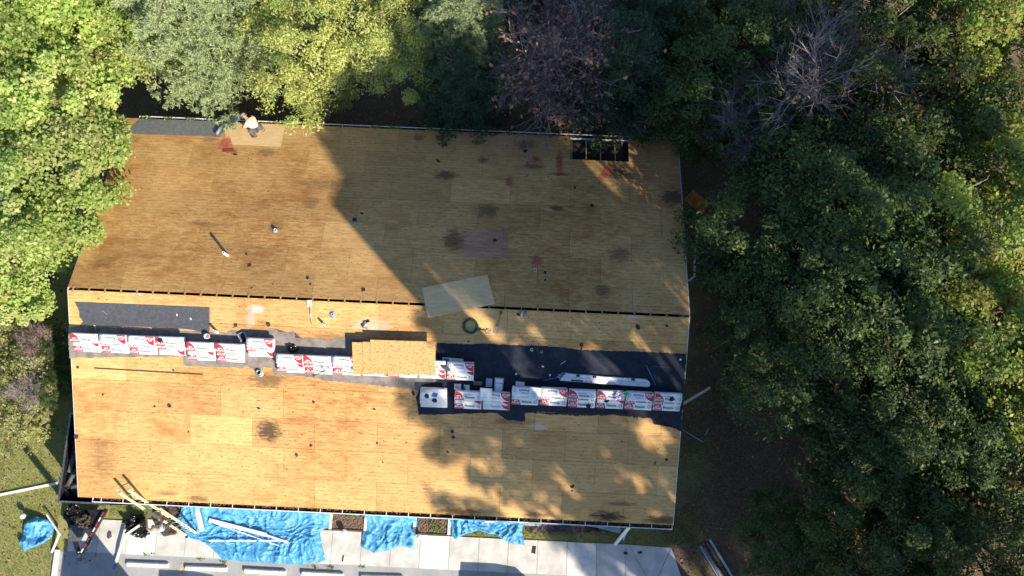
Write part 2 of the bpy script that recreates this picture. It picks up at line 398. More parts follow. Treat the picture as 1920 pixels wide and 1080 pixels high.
bm = B(); slab(bm, [(-13.35, -13), (13.2, -13), (13.2, -9.1), (-13.35, -9.1)], -.3, .0055); 
tag(obj('pavement_base', bm, M['mulch']), kind='structure')
# two mulch beds with pale edging boards, a planted strip of grass
for k, (a, b, c, d, lab) in enumerate([(-2.2, -.85, -9.02, -7.3, 'mulch bed between the big blue tarp and the squarish blue tarp'), (1.38, 2.72, -9.02, -7.3, 'mulch bed between the squarish blue tarp and the curved blue tarp')]):
    bed = empty('planting_bed', ((a+b)/2, (c+d)/2, 0), label=lab, cat='planter', group='mulch beds along the front wall')
    w, h = (b-a)/2, (d-c)/2
    bm = B(); n = 26
    vs = [[bm.verts.new((-w+2*w*i/n, -h+2*h*j/n, .07+.05*random.random())) for i in range(n+1)] for j in range(n+1)]
    for j in range(n):
        for i in range(n): bm.faces.new((vs[j][i], vs[j][i+1], vs[j+1][i+1], vs[j+1][i]))
    obj('mulch', bm, M['mulch'], bed)
    for x in (-w-.07, w+.07):
        bm = B(); box(bm, x-.06, x+.06, -h, h, -.05, .16, bevel=.01); obj('edging_board', bm, M['conc_lt'], bed)
    bm = B(); box(bm, -w, w, -h-.05, -h+.03, -.05, .14, bevel=.01); obj('edging_board', bm, M['brown'], bed)
# ball finials on the bed corners
for (px, py, lab) in ((646, 997, 'round white globe light at the corner of the left mulch bed'), (787, 1006, 'round white globe light at the corner of the right mulch bed'), (45, 967, 'small white round lamp standing in the grass')):
    p = onz(px, py, .25); t = empty('globe_light', (p.x, p.y, .0), label=lab, cat='lamp', group='round white lights')
    bm = B(); bmesh.ops.create_uvsphere(bm, u_segments=16, v_segments=10, radius=.125, matrix=Matrix.Translation((0, 0, .34))); obj('globe', bm, M['pvc'], t, True)
    bm = B(); lathe(bm, [(.06, 0), (.05, .06), (.03, .1), (.03, .2), (.07, .24)], 12); obj('stem', bm, M['white'], t)
# wheel stops
for k, (px, py) in enumerate([(277, 1059), (387, 1066), (497, 1072), (605, 1077), (716, 1083), (905, 1092)]):
    p = onz(px, py, .06); bm = B()
    for s in (-1,):
        pr = [(-.10, 0), (-.085, .11), (-.06, .14), (.06, .14), (.085, .11), (.10, 0)]
        vs = [[bm.verts.new((x, y, z+.0)) for y, z in pr] for x in (-.88, -.85, .85, .88)]
        for a, b in zip(vs, vs[1:]):
            for q in range(5): bm.faces.new((a[q], b[q], b[q+1], a[q+1]))
        bm.faces.new(vs[0]); bm.faces.new(vs[-1][::-1])
        for q in (0, 3):
            for v in vs[q]: v.co.z *= .93
    o = obj('wheel_stop', bm, M['conc_lt']); o.location = (p.x, p.y, .013); o.rotation_euler.z = R_(random.uniform(-1.2, 1.2))
    words = ['first', 'second', 'third', 'fourth', 'fifth', 'sixth']
    tag(o, f'white concrete wheel stop, {words[k]} from the trailer along the parking lot', 'wheel stop', 'wheel stops along the sidewalk')

# ------------------------------------------------------------------ the hall: walls, roof framing, plywood decks, gutters
hall = empty('hall_building', (0, 0, 0), label='long single-storey hall with its gable roof stripped to bare plywood', cat='building')
def wall(x0, x1, y0, y1, z0, z1):
    bm = B(); box(bm, x0, x1, y0, y1, z0, z1); return obj('wall', bm, M['siding'], hall)
WX0, WX1, WY0, WY1 = -11.5, 11.5, -7.2, 7.2
wall(WX0, WX1, WY1-.15, WY1, 0, ZE-.07); wall(-9.4, WX1, WY0, WY0+.15, 0, ZE-.07)
wall(WX1-.15, WX1, WY0+.152, WY1-.152, 0, ZE-.07); wall(WX0, WX0+.15, -3.8, WY1-.152, 0, ZE-.07)
wall(-9.4, -9.25, WY0+.152, -3.85, 0, ZE-.07); wall(WX0+.152, -9.252, -3.8, -3.65, 0, ZE-.07)
for s in (-1, 1):                                       # gable triangles
    bm = B(); x = s*(LEN/2-.28)
    lo = [bm.verts.new((x+d, y, z)) for d in (-.05, .05) for y, z in ((-HW+.15, ZE-.02), (HW-.15, ZE-.02), (0, ZR-.16))]
    bm.faces.new(lo[:3]); bm.faces.new(lo[3:][::-1])
    for i in range(3): bm.faces.new((lo[i], lo[3+i], lo[3+(i+1) % 3], lo[(i+1) % 3]))
    obj('gable_wall', bm, M['siding'], hall)
bm = B(); box(bm, -LEN/2+.3, LEN/2-.3, -HW+.25, HW-.25, ZE-.06, ZE-.03); obj('ceiling', bm, M['dark'], hall)
bm = B(); box(bm, -11.35, -11.2, -7.15, -7.0, 0, ZE-.06); obj('porch_post', bm, M['white'], hall)
# trusses: the top chords show in the ridge slot and in the open hole
decks = {}
nt_ = int((LEN-.3)/.6096)
for k in range(nt_+1):
    x = -LEN/2 + .19 + k*.6096
    bm = B()
    for s in (-1, 1):
        a = RF[s] @ Vector((x, s*.0, -.075)); b = RF[s] @ Vector((x, s*(SL-.12), -.075))
        bar(bm, a, b, .04, .09, up=RF[s].to_3x3() @ Vector((0, 0, 1)))
    bar(bm, (x, -.1, ZR-.045), (x, .1, ZR-.045), .042, .055)
    obj('roof_truss', bm, M['lumber'], hall)
seam = onroof(1070, 283, 1).x
def deck(s):
    d = empty('roof_slope'); d.parent = hall; d.matrix_world = RF[s]; decks[s] = d
    d['label'] = 'back roof slope of bare plywood sheets' if s > 0 else 'front roof slope of bare plywood sheets'
    rng = random.Random(3+s); gap = .004
    for row in range(7):
        t1 = SL - 1.22*row; t0 = max(.055, t1-1.22)
        off = (seam if s > 0 else -9.99 + .3) + (1.22 if row % 2 else 0)
        x = off - 2.44*math.ceil((off+LEN/2)/2.44)
        while x < LEN/2:
            a, b = max(x, -LEN/2), min(x+2.44, LEN/2); xx = x; x += 2.44
            if b-a < .05: continue
            if s > 0 and row == 0 and abs(xx-seam) < .1:    # the open hole
                continue
            m = M['ply']
            cx = (a+b)/2; ct = (t0+t1)/2
            if s > 0 and row == 0 and abs(xx-(seam-2.44*6)) < .1: m = M['ply_new']
            elif s > 0 and row == 0 and abs(xx-(seam-2.44*5)) < .1: m = M['ply_mid']
            elif rng.random() < .07: m = M['ply_mid']
            bmm = B(); y0, y1 = (t0+gap, t1-gap) if s > 0 else (-t1+gap, -t0-gap)
            w, h = (b-a)/2-gap, (y1-y0)/2
            box(bmm, -w, w, -h, h, -.018, 0)
            o = obj('plywood_sheet', bmm, m, d); o.location = (cx, (y0+y1)/2, rng.uniform(-.003, 0)); o.rotation_euler = (rng.uniform(-.0015, .0015), rng.uniform(-.001, .001), rng.uniform(-.0012, .0012))
for s in (1, -1): deck(s)
def repl(name, corners, s, m, n=.004):                 # patches of newer sheet let into the deck
    bm = B(); slab(bm, [roofuv(x, y, s) for x, y in corners], n-.003, n+.004)
    return obj(name, bm, m, decks[s])
repl('plywood_sheet', [(866, 430), (943, 431), (942, 483), (866, 481)], 1, M['ply_pink'])
repl('plywood_sheet', [(944.5, 431), (953, 431.5), (952, 483), (943.5, 483)], 1, M['ply_pink'])
repl('plywood_sheet', [(324, 829), (437, 833), (436, 886), (323, 882)], -1, M['ply_mid'])
repl('plywood_sheet', [(815, 900), (928, 905), (927, 956), (814, 950)], -1, M['ply_mid'])
# red spray marks left by the inspectors
def paint():
    m, nt, ns, ls, p = nodes('red_spray_paint')
    pos = N(nt, 'NewGeometry').outputs['Position']
    p.inputs['Base Color'].default_value = (.66, .14, .10, 1); p.inputs['Roughness'].default_value = .7
    uvn = N(nt, 'TexCoord').outputs['Generated']
    dn = nt.nodes.new('ShaderNodeVectorMath'); dn.operation = 'LENGTH'; ls.new(vscale(nt, uvn, (2, 2, 0), (-1, -1, 0)), dn.inputs[0])
    d = math_(nt, 'ADD', dn.outputs['Value'], math_(nt, 'MULTIPLY_ADD', noise_(nt, vscale(nt, pos, (5, 16, 0)), 1, 4, .7), 2.2, -1.1))
    ls.new(ramp(nt, d, .1, 1.0, .5, 0), p.inputs['Alpha'])
    return m
M['spray'] = paint()
for pts in ([(1040, 280), (1058, 280), (1058, 330), (1043, 330)], [(1028, 322), (1076, 324), (1076, 331), (1028, 329)], [(990, 293), (1018, 292), (1018, 309), (990, 308)], [(945, 328), (964, 330), (964, 352), (945, 350)],
            [(1112, 345), (1142, 305), (1168, 300), (1150, 318), (1122, 350)], [(993, 478), (1020, 476), (1020, 500), (995, 500)], [(405, 270), (430, 252), (440, 285), (405, 285)], [(418, 278), (445, 276), (448, 290), (415, 288)]):
    bm = B(); uv = [roofuv(x, y, 1) for x, y in pts]; slab(bm, uv, .0045, .0055); obj('red_paint_mark', bm, M['spray'], decks[1])
# underlayment and felt
def cover(name, pts, s, m, n, seed, amp=.025, step=.09, thick=.0035):
    bm = B(); slab(bm, ragged([roofuv(x, y, s) for x, y in pts], step, amp, seed), n, n+thick)
    return obj(name, bm, m, decks[s])
cover('old_felt', [(128, 614), (150, 610), (260, 617), (330, 620), (392, 622), (424, 624), (432, 619), (500, 622), (505, 616), (518, 617), (522, 622), (553, 622), (554, 633), (600, 634), (622, 640), (627, 633), (664, 634), (700, 640), (836, 648), (836, 735), (760, 728), (640, 716), (612, 714), (590, 708), (515, 702), (510, 690), (495, 688), (480, 694), (462, 686), (455, 690), (345, 685), (342, 668), (130, 671)], -1, M['felt_old'], .003, 4, .018)
cover('charcoal_felt_strip', [(140, 566), (260, 570.5), (393, 576), (393, 624), (380, 622), (350, 617), (300, 614), (240, 612), (151, 609), (156, 603), (153, 598), (149, 594), (149, 586), (146, 577)], -1, M['felt_grey'], .007, 5, .004, .15)
cover('black_underlayment', [(819, 644), (832, 643), (880, 646), (900, 644), (960, 647), (1043, 650), (1089, 656), (1180, 659), (1287, 663), (1285, 700), (1282, 745), (1277, 808), (1262, 803), (1248, 791), (1238, 780), (1229, 784), (1226, 795), (1220, 783), (1207, 785), (1190, 778), (1170, 781), (1150, 776), (1080, 774), (1000, 772), (985, 774), (984, 790), (950, 788), (930, 774), (850, 776), (785, 778), (780, 745), (790, 722), (818, 715)], -1, M['felt'], .0075, 6, .02)
cover('membrane', [(238, 246), (262, 223), (340, 225), (420, 228.5), (413, 257), (330, 254), (238, 251)], 1, M['membrane'], .004, 7, .001, .3)
cover('torn_shingle_edge', [(985, 772), (1010, 773), (1200, 776), (1195, 783), (1160, 778), (1100, 779), (1030, 777)], -1, M['shingle'], .0115, 8, .03, .06)
# fascia boards, rake boards
for s in (-1, 1):
    bm = B(); box(bm, -LEN/2+.02, LEN/2-.02, s*(HW-.06)-.012, s*(HW-.06)+.012, ZE-.19, ZE-.035); obj('fascia', bm, M['white'], hall)
    for e in (-1, 1):
        bm = B(); a = RF[s] @ Vector((e*(LEN/2+.012), s*.02, -.10)); b = RF[s] @ Vector((e*(LEN/2+.012), s*SL, -.10))
        bar(bm, a, b, .022, .17, up=RF[s].to_3x3() @ Vector((0, 0, 1))); obj('rake_board', bm, M['white'], hall)
# gutters: open trough, pale rim, cross hangers
def gutter(s, x0, x1, name_lab, w, hang):
    g = empty('gutter'); g.parent = hall; g['label'] = name_lab
    y0 = s*(HW+.005); zz = ZE-.055
    prof = [(0, 0), (.0, -.12), (w*.75, -.12), (w, -.03), (w, .0), (w+.018, .006), (w+.018, -.006), (w+.008, -.03), (w*.8, -.132), (-.0, -.132)]
    def trough(name, pr, m):
        bm = B(); vs = [[bm.verts.new((x, y0+s*p, zz+z)) for p, z in pr] for x in (x0, x1)]
        n = len(pr)
        for q in range(n-1): bm.faces.new((vs[0][q], vs[1][q], vs[1][q+1], vs[0][q+1]))
        return obj(name, bm, m, g)
    trough('trough', prof[:4], M['gutter_in']); trough('outer_face', prof[3:], M['white'])
    bm = B(); bar(bm, (x0, y0+s*(w+.006), zz+.008), (x1, y0+s*(w+.006), zz+.008), .034, .012); obj('rim', bm, M['white'], g)
    for e in (x0, x1):
        bm = B(); box(bm, e-.006, e+.006, min(y0, y0+s*w), max(y0, y0+s*w), zz-.13, zz+.004); obj('end_cap', bm, M['white'], g)
    x = x0+.35
    while x < x1:
        bm = B(); bar(bm, (x, y0, zz+.004), (x, y0+s*w, zz+.004), .03, .01); obj('hanger', bm, M['white'], g); x += hang
    return g
gutter(-1, -11.25, 11.78, 'white front gutter with cross hangers and dark interior with debris', .15, .875)
gutter(1, -11.3, 11.78, 'white back gutter with leaf litter', .10, 1.2)
# leaf litter and weeds caught in the gutters and along the eave
def scatter_quads(name, pts, size, m, parent=None, seed=1, flat=.5):
    rr = np.random.default_rng(seed); n = len(pts); P = np.array(pts, float)
    a = rr.normal(size=(n, 3)); a[:, 2] *= flat; a /= np.linalg.norm(a, axis=1)[:, None]
    b = rr.normal(size=(n, 3)); b[:, 2] *= flat; b -= a*(a*b).sum(1)[:, None]; b /= np.linalg.norm(b, axis=1)[:, None]
    s = (size*(.6+.8*rr.random(n)))[:, None]
    V = np.stack([P-a*s*.5, P+b*s*.3, P+a*s*.5, P-b*s*.3], 1).reshape(-1, 3)
    return quadmesh(name, V, m, parent)
def quadmesh(name, V, m, parent=None):
    n = len(V)//4; me = bpy.data.meshes.new(name)
    me.vertices.add(n*4); me.vertices.foreach_set('co', V.astype(np.float32).ravel())
    me.loops.add(n*4); me.loops.foreach_set('vertex_index', np.arange(n*4, dtype=np.int32))
    me.polygons.add(n); me.polygons.foreach_set('loop_start', np.arange(0, n*4, 4, dtype=np.int32))
    me.update(calc_edges=True)
    return obj(name, me, m, parent)
rg = random.Random(9)
pts = [(rg.uniform(-11, 11.7), HW+rg.uniform(.0, .09), ZE-.1+rg.random()*.06) for _ in range(900)] + [(rg.uniform(-11, 11.7), -HW-rg.uniform(.01, .11), ZE-.15+rg.random()*.06) for _ in range(1200)]
lt = scatter_quads('gutter_leaf_litter', pts, .07, M['litter'], hall, 2); lt['kind'] = 'stuff'
pts = []
for cx in (-11, -10, -9, -8.1, -5.3, -4.9, -4.1, -3.7, 1.2, -1.1, -.3, 4.5):
    pts += [(cx+rg.gauss(0, .12), HW+.05+rg.gauss(0, .05), ZE-.03+rg.random()*.1) for _ in range(28)]
wd = scatter_quads('gutter_weeds', pts, .09, M['weed'], hall, 3); wd['kind'] = 'stuff'
# vent pipes and flashings that belong to the roof
def vent(px, py, s, h, r, flash=.0, m='pvc', lab=None):
    p = onroof(px, py, s); root = empty('vent_pipe'); root.parent = hall; q = RFI[s] @ p
    root.matrix_world = Matrix.Translation(p); root['label'] = lab or 'vent pipe through the deck'
    bm = B(); lathe(bm, [(r, -.1), (r, h), (r*.74, h), (r*.74, -.1)], 14); obj('pipe', bm, M[m], root, True)
    bm = B(); lathe(bm, [(r*.73, h*.4), (.001, h*.4)], 12); obj('bore_shade_disc', bm, M['dark'], root)  # dark disc painted in for the shade down the pipe
    if flash:
        bm = B(); lathe(bm, [(r*1.02, .07), (r*1.5, .03), (flash, .012), (flash, .002)], 18, Matrix.Rotation(-s*TH, 4, 'X')); obj('flashing', bm, M['lead'], root)
vent(427, 479, 1, .52, .055, 0, 'pvc', 'tall white vent pipe on the back slope')
vent(517, 432, 1, .10, .06, .12, 'pvc', 'short capped vent on the back slope')
vent(928, 451, 1, .04, .075, 0, 'dark', 'open pipe hole in the pinkish sheet')
vent(1004, 507, 1, .14, .055, 0, 'pvc', 'white vent pipe below the red paint mark')
vent(1022, 511, 1, .08, .05, 0, 'black', 'black pipe stub beside the white vent')
vent(624, 590, -1, .10, .055, .15, 'pvc', 'vent pipe with round flashing on the front slope')
vent(609, 610, -1, .34, .045, .07, 'pvc', 'thin white pipe on the front slope')
vent(408, 623, -1, .40, .05, 0, 'pvc', 'white vent pipe beside the bucket')
vent(997, 656, -1, .16, .055, 0, 'pvc', 'left one of two pipes in the black underlayment')
vent(1015, 660, -1, .12, .055, 0, 'lead', 'right one of two pipes in the black underlayment')
vent(487, 699, -1, .16, .10, .17, 'alu', 'wide metal vent below the single shingle stack')

# ------------------------------------------------------------------ things on the roof
NB = .012+4*.114                                          # top of the four-layer bundle stacks
def roofuvn(x, y, s, n):
    d = ray(x, y); k = s*RISE/HW
    q = RFI[s] @ (CAM_POS + d*((ZR+n/math.cos(TH)-CAM_POS.z-k*CAM_POS.y)/(d.z+k*d.y)))
    return q.x, q.y
def M_on(u, v, s, n=0.0, rz=0.0): return RF[s] @ Matrix.Translation((u, v, n)) @ Matrix.Rotation(rz, 4, 'Z')
def textmesh(txt, size, bold=.0, shear=0.0):
    cu = bpy.data.curves.new('lettering', 'FONT'); cu.body = txt; cu.size = size; cu.align_x = 'CENTER'; cu.align_y = 'CENTER'; cu.offset = bold; cu.extrude = .0006; cu.shear = shear; cu.resolution_u = 2
    o = bpy.data.objects.new('lettering', cu); COL.objects.link(o)
    dg = bpy.context.evaluated_depsgraph_get(); me = bpy.data.meshes.new_from_object(o.evaluated_get(dg))
    bpy.data.objects.remove(o); me.materials.clear(); return me
BL, BW, BT = 1.02, .355, .112
def bundle_proto():
    r = rootm('shingle_bundle', Matrix(), 'x', 'bundle')
    bm = B(); box(bm, -BL/2, BL/2, -BW/2, BW/2, 0, BT, bevel=.014)
    bmesh.ops.subdivide_edges(bm, edges=[e for e in bm.edges if e.calc_length() > .3], cuts=7, use_grid_fill=True)
    rr = random.Random(1)
    for v in bm.verts:
        if v.co.z > BT-.004: v.co.z += rr.uniform(-.004, .0)
    obj('wrapper', bm, M['wrap'], r, True)
    R0 = .335; bm = B(); c = (-BL/2+.008, -BW/2+.008)
    slab(bm, [c]+[(c[0]+R0*math.cos(a), c[1]+R0*math.sin(a)) for a in [math.pi/2*i/12 for i in range(13)]], BT+.0005, BT+.0015); red = obj('red_corner', bm, M['red'], r)
    me = textmesh('ATLAS', .105, .004); o = obj('brand_lettering', me, M['inkw'], red); o.location = (c[0]+.145, c[1]+.075, BT+.003)
    bm = B(); slab(bm, [(c[0]+.05, c[1]+.145), (c[0]+.24, c[1]+.145), (c[0]+.2, c[1]+.175), (c[0]+.09, c[1]+.175)], BT+.0016, BT+.0028); obj('brand_underline', bm, M['inkw'], red)
    me = textmesh('Pinnacle', .115, .003); o = obj('product_lettering', me, M['ink'], r); o.location = (.06, -.055, BT+.002)
    bm = B()
    for k in range(3): slab(bm, [(-.16, .06-k*.03), (.18, .06-k*.03), (.18, .068-k*.03), (-.16, .068-k*.03)], BT+.0005, BT+.0015) if k < 2 else None
    obj('small_print', bm, M['ink'], r)
    bm = B(); cx, cy = .40, -.05                          # shield mark
    for a, b in (((-.04, .05), (.04, .05)), ((-.05, .03), (-.035, -.04)), ((.05, .03), (.035, -.04)), ((-.03, -.055), (.03, -.055))):
        bar(bm, (cx+a[0], cy+a[1], BT+.001), (cx+b[0], cy+b[1], BT+.001), .017, .0012)
    obj('shield_mark', bm, M['ink'], r)
    return r
BP = bundle_proto(); bp_used = [False]
BUNDLES = []
def bundle(u, v, n, flip, label, rz=0.0):
    if bp_used[0]: o = copy_tree(BP)
    else: o = BP; bp_used[0] = True
    o.matrix_world = M_on(u, v, -1, n, rz+(math.pi if flip else 0))
    tag(o, label, 'bundle', 'white and red shingle bundles stacked along the roof'); BUNDLES.append(o); return o
ORD = ['first', 'second', 'third', 'fourth', 'fifth', 'sixth', 'seventh', 'eighth']
rb = random.Random(21)
def stack(px, py, px2, py2, ncol, where, topflip, lowflip, step=0.0):
    u0, v0 = roofuvn(px, py, -1, NB); u1, v1 = roofuvn(px2, py2, -1, NB)
    for c in range(ncol):
        f = (c+.5)/ncol; u = u0+(u1-u0)*f; v = v0+(v1-v0)*f + rb.uniform(-.012, .012)
        j = lambda: rb.uniform(-.012, .012)
        col = f'{ORD[c]} column' if ncol > 1 else 'only column'
        H_ = BT+.002
        for q, dv in enumerate((-.225, -.59)):                    # buried base layer: plain wrapper only
            o = rootm('shingle_bundle', M_on(u+j()*.5, v+dv, -1, .012, 0), f'shingle bundle, {("rear", "front")[q]} of base layer, {col}, {where}', 'bundle', 'white and red shingle bundles stacked along the roof')
            c_ = BP.children[0].copy(); COL.objects.link(c_); c_.parent = o
        bundle(u+j()*.5, v-.225, .012+H_, False, f'shingle bundle behind the second layer, {col}, {where}', j()*.3)
        bundle(u+j()*.5, v-.59, .012+H_, lowflip(c), f'shingle bundle, second layer, {col}, {where}', j()*.3)
        bundle(u+j(), v-.35, .012+2*H_, lowflip(c) if c % 3 else not lowflip(c), f'shingle bundle, third layer, {col}, {where}', j()*.4)
        bundle(u+j(), v-.178, .012+3*H_, topflip(c), f'shingle bundle, top layer, {col}, {where}', j()*.6)
stack(130, 624, 343, 633, 4, 'stack at the left roof edge', lambda c: c in (1, 2), lambda c: c == 3)
stack(346, 641, 457, 646, 2, 'two-column stack left of centre', lambda c: False, lambda c: False)
stack(459, 634, 513, 636, 1, 'stack beside the metal vent', lambda c: True, lambda c: True)
stack(515, 664, 890, 680, 7, 'stack under the boards', lambda c: c in (0, 2, 4, 6), lambda c: c in (3, 5))
stack(851, 733, 958, 737, 2, 'two-column stack right of centre', lambda c: c == 1, lambda c: c == 1)
stack(959, 725, 1281, 739, 6, 'stack at the right roof edge', lambda c: c in (0, 1, 4), lambda c: False)
# plain white bundles, faded side up
u, v = roofuvn(787, 728, -1, .35)
for k, (dv, n, lab) in enumerate([(-.22, .012, 'back bottom'), (-.62, .012, 'front bottom'), (-.45, .126, 'middle'), (-.2, .24, 'top')]):
    o = rootm('plain_bundle', M_on(u+.51+.02*(k % 2), v+dv, -1, n, .01*k), f'plain white shingle bundle without print, {lab} one of the stack between two printed stacks', 'bundle', 'plain white shingle bundles')
    bm = B(); box(bm, -BL/2, BL/2, -.19, .19, 0, BT, bevel=.014); obj('wrapper', bm, M['wrap'], o, True)
    if k == 3:
        bm = B(); slab(bm, [(-.1, -.1), (.12, -.13), (.18, .02), (-.02, .06)], BT+.001, BT+.003); obj('torn_label', bm, M['inkb'], o)

def thing1(name, bm, m, u, v, s, n, rz, label, cat, group=None, smooth=False):
    o = obj(name, bm, m, None, smooth); o.matrix_world = M_on(u, v, s, n, rz); return tag(o, label, cat, group)
def at(px, py, s, n=0.0): return roofuvn(px, py, s, n)
# boards: loose plywood over the ridge, OSB pile on the stack
def board(name, corners, s, n, m, label, th=.012):
    uv = [at(x, y, s, n+th) for x, y in corners]; c = (sum(p[0] for p in uv)/4, sum(p[1] for p in uv)/4)
    a = math.atan2(uv[1][1]-uv[0][1], uv[1][0]-uv[0][0]); w = math.dist(uv[0], uv[1]); h = math.dist(uv[1], uv[2])
    bm = B(); box(bm, -w/2, w/2, -h/2, h/2, 0, th)
    return thing1(name, bm, m, c[0], c[1], s, n, a, label, 'board')
board('loose_plywood', [(790, 540), (913, 515), (927, 570), (805, 595)], 1, .008, M['ply_new'], 'pale new plywood sheet lying askew across the ridge', .016)
board('osb_sheet', [(661, 642), (786, 643), (786, 703), (660, 701)], -1, NB+.004, M['osb'], 'lower oriented strand board of the pile on the shingle stack, showing at the left', .014)
board('osb_sheet', [(681, 641), (694, 641.3), (693, 702), (680, 701)], -1, NB+.020, M['osb'], 'narrow offcut strip on the board pile over the shingle stack', .014)
board('osb_sheet', [(694.5, 637), (817, 641), (816, 703), (693.5, 699)], -1, NB+.020, M['osb'], 'large top oriented strand board resting over the shingle stack', .014)

# membrane roll and pulled release liner
p0 = onroof(405, 243, 1); u, v = RFI[1] @ p0 and roofuv(414, 242, 1)
r = rootm('membrane_roll', M_on(u, v, 1, .0, R_(-14)), 'end roll of dark membrane with pale backing beside the crouching roofer', 'roll')
bm = B(); tube(bm, [(0, -.36, .075), (0, .36, .075)], .07, 16); obj('roll', bm, M['membrane'], r, True)
bm = B(); tube(bm, [(0, -.37, .075), (0, .37, .075)], .035, 12); obj('core', bm, M['cardboard'], r, True)
bm = B()
a = [roofuv(x, y, 1) for x, y in ((421, 224), (428, 224), (425, 236), (462, 231.5), (463, 237), (440, 243), (414, 255), (412, 251))]
slab(bm, a, .19, .193)
for vv in bm.verts:
    k = max(0, min(1, (vv.co.x-a[7][0])/(a[3][0]-a[7][0]))); vv.co.z += -.15+.55*k
o = obj('release_liner', bm, M['liner']); o.matrix_world = RF[1]; tag(o, 'bluish plastic release liner being pulled off the membrane', 'plastic film')

# hose coil
u, v = at(882, 611, -1); bm = B(); rr = random.Random(4); pts = []
for k in range(150):
    a = k*2*math.pi/24; rad = .26+.035*math.sin(k*.37)+rr.uniform(-.008, .008); pts.append((rad*math.cos(a)+.015*math.sin(k*.11), rad*math.sin(a), .02+.012*(k//24)+.008*math.sin(k*.9)))
tube(bm, pts, .0115, 6); thing1('hose_coil', bm, M['hose'], u, v, -1, .0, 0, 'coil of green air hose on the front slope', 'hose', smooth=True)
# tear-off forks
def fork(px, py, px2, py2, label, m='steel', hm='black', n=.0):
    u0, v0 = at(px, py, -1); u1, v1 = at(px2, py2, -1); Ln = math.dist((u0, v0), (u1, v1)); a = math.atan2(v1-v0, u1-u0)
    r = rootm('tear_off_fork', M_on(u0, v0, -1, n, a), label, 'fork', 'tear-off tools on the roof')
    bm = B(); tube(bm, [(0.02, 0, .03), (Ln*.68, 0, .045)], .016, 8); obj('shaft', bm, M[hm], r, True)
    bm = B(); tube(bm, [(.12, 0, .03), (.0, .065, .03), (-.02, 0, .03), (.0, -.065, .03), (.12, 0, .03)], .012, 6); obj('grip', bm, M['black'], r, True)
    bm = B(); bar(bm, (Ln*.68, -.09, .035), (Ln*.68, .09, .035), .025, .02)
    for k in range(4): bar(bm, (Ln*.68, -.08+k*.053, .03), (Ln, -.085+k*.057, .014), .014, .01)
    bar(bm, (Ln*.60, 0, .045), (Ln*.69, 0, .035), .05, .02)
    obj('tines', bm, M[m], r)
fork(940, 584, 929, 626, 'tear-off fork with orange shaft on the plywood beside the green hose', 'alu', 'rust')
fork(897, 616, 921, 622, 'short dark fork head lying between the hose coil and the other fork', 'steel', 'black')
fork(1016, 714, 1064, 702, 'blue-handled tear-off fork on the black underlayment', 'alu', 'blue')
fork(592, 698, 625, 684, 'tear-off fork lying across the shingle stack left of the boards', 'steel', 'black', NB+.004)
# tear-off shovel standing at the ridge
u, v = at(581, 570, -1); r = rootm('roofing_shovel', M_on(u, v, -1, 0, R_(-84)), 'bright shovel leaning at the ridge slot with a long shadow', 'shovel', 'tear-off tools on the roof')
bm = B(); tube(bm, [(0, 0, .07), (.78, 0, .03)], .016, 8); obj('shaft', bm, M['alu'], r, True)
bm = B(); slab(bm, [(-.16, -.09), (.08, -.075), (.12, -.02), (.12, .02), (.08, .075), (-.16, .09)], .06, .068); obj('blade', bm, M['pvc'], r)
# nail guns
def nailgun(px, py, rz, label):
    u, v = at(px, py, -1); r = rootm('nail_gun', M_on(u, v, -1, .0, rz), label, 'nail gun', 'nail guns on the roof')
    bm = B(); box(bm, -.05, .05, -.13, .12, .01, .09, bevel=.018); obj('body', bm, M['alu'], r, True)
    bm = B(); box(bm, -.19, -.05, -.12, -.05, .015, .075, bevel=.014); obj('handle', bm, M['black'], r, True)
    bm = B(); lathe(bm, [(.001, 0), (.075, 0), (.075, .07), (.001, .07)], 14, Matrix.Translation((.085, .03, .012))); obj('coil_magazine', bm, M['steel'], r, True)
    bm = B(); tube(bm, [(0, .12, .05), (0, .2, .045)], .018, 8); obj('nose', bm, M['steel'], r, True)
nailgun(686, 608, R_(200), 'white and black nail gun standing on sunlit plywood')
nailgun(979, 588, R_(-22), 'blue-grey nail gun lying over the ridge slot in the shade')
# bucket, blue box knife case, etc
u, v = at(392, 629, -1); r = rootm('bucket', Matrix.Translation(RF[-1] @ Vector((u, v, 0))) @ Matrix.Rotation(TH*.8, 4, 'X'), 'small white bucket beside the charcoal felt strip', 'bucket')
bm = B(); lathe(bm, [(.001, .0), (.085, .0), (.105, .24), (.112, .24), (.112, .25), (.098, .25), (.08, .01), (.001, .01)], 20); obj('pail', bm, M['pvc'], r, True)
bm = B(); tube(bm, [(.105*math.cos(a), -.02-.11*abs(math.sin(a)), .22-.08*math.sin(a)) for a in [math.pi*i/10 for i in range(11)]], .004, 5); obj('bail_handle', bm, M['steel'], r, True)
u, v = at(457, 632, -1); r = rootm('tool_tray', M_on(u, v, -1, .0, R_(-62)), 'pale blue open tray wedged beside the single shingle stack', 'tray')
bm = B(); box(bm, -.2, .2, -.13, .13, 0, .015); obj('base', bm, M['felt'], r)
for x0, x1, y0, y1 in ((-.21, -.185, -.14, .14), (.185, .21, -.14, .14), (-.185, .185, -.14, -.115), (-.185, .185, .115, .14)):
    bm = B(); box(bm, x0, x1, y0, y1, 0, .13, bevel=.006); obj('side', bm, M['liner'], r)
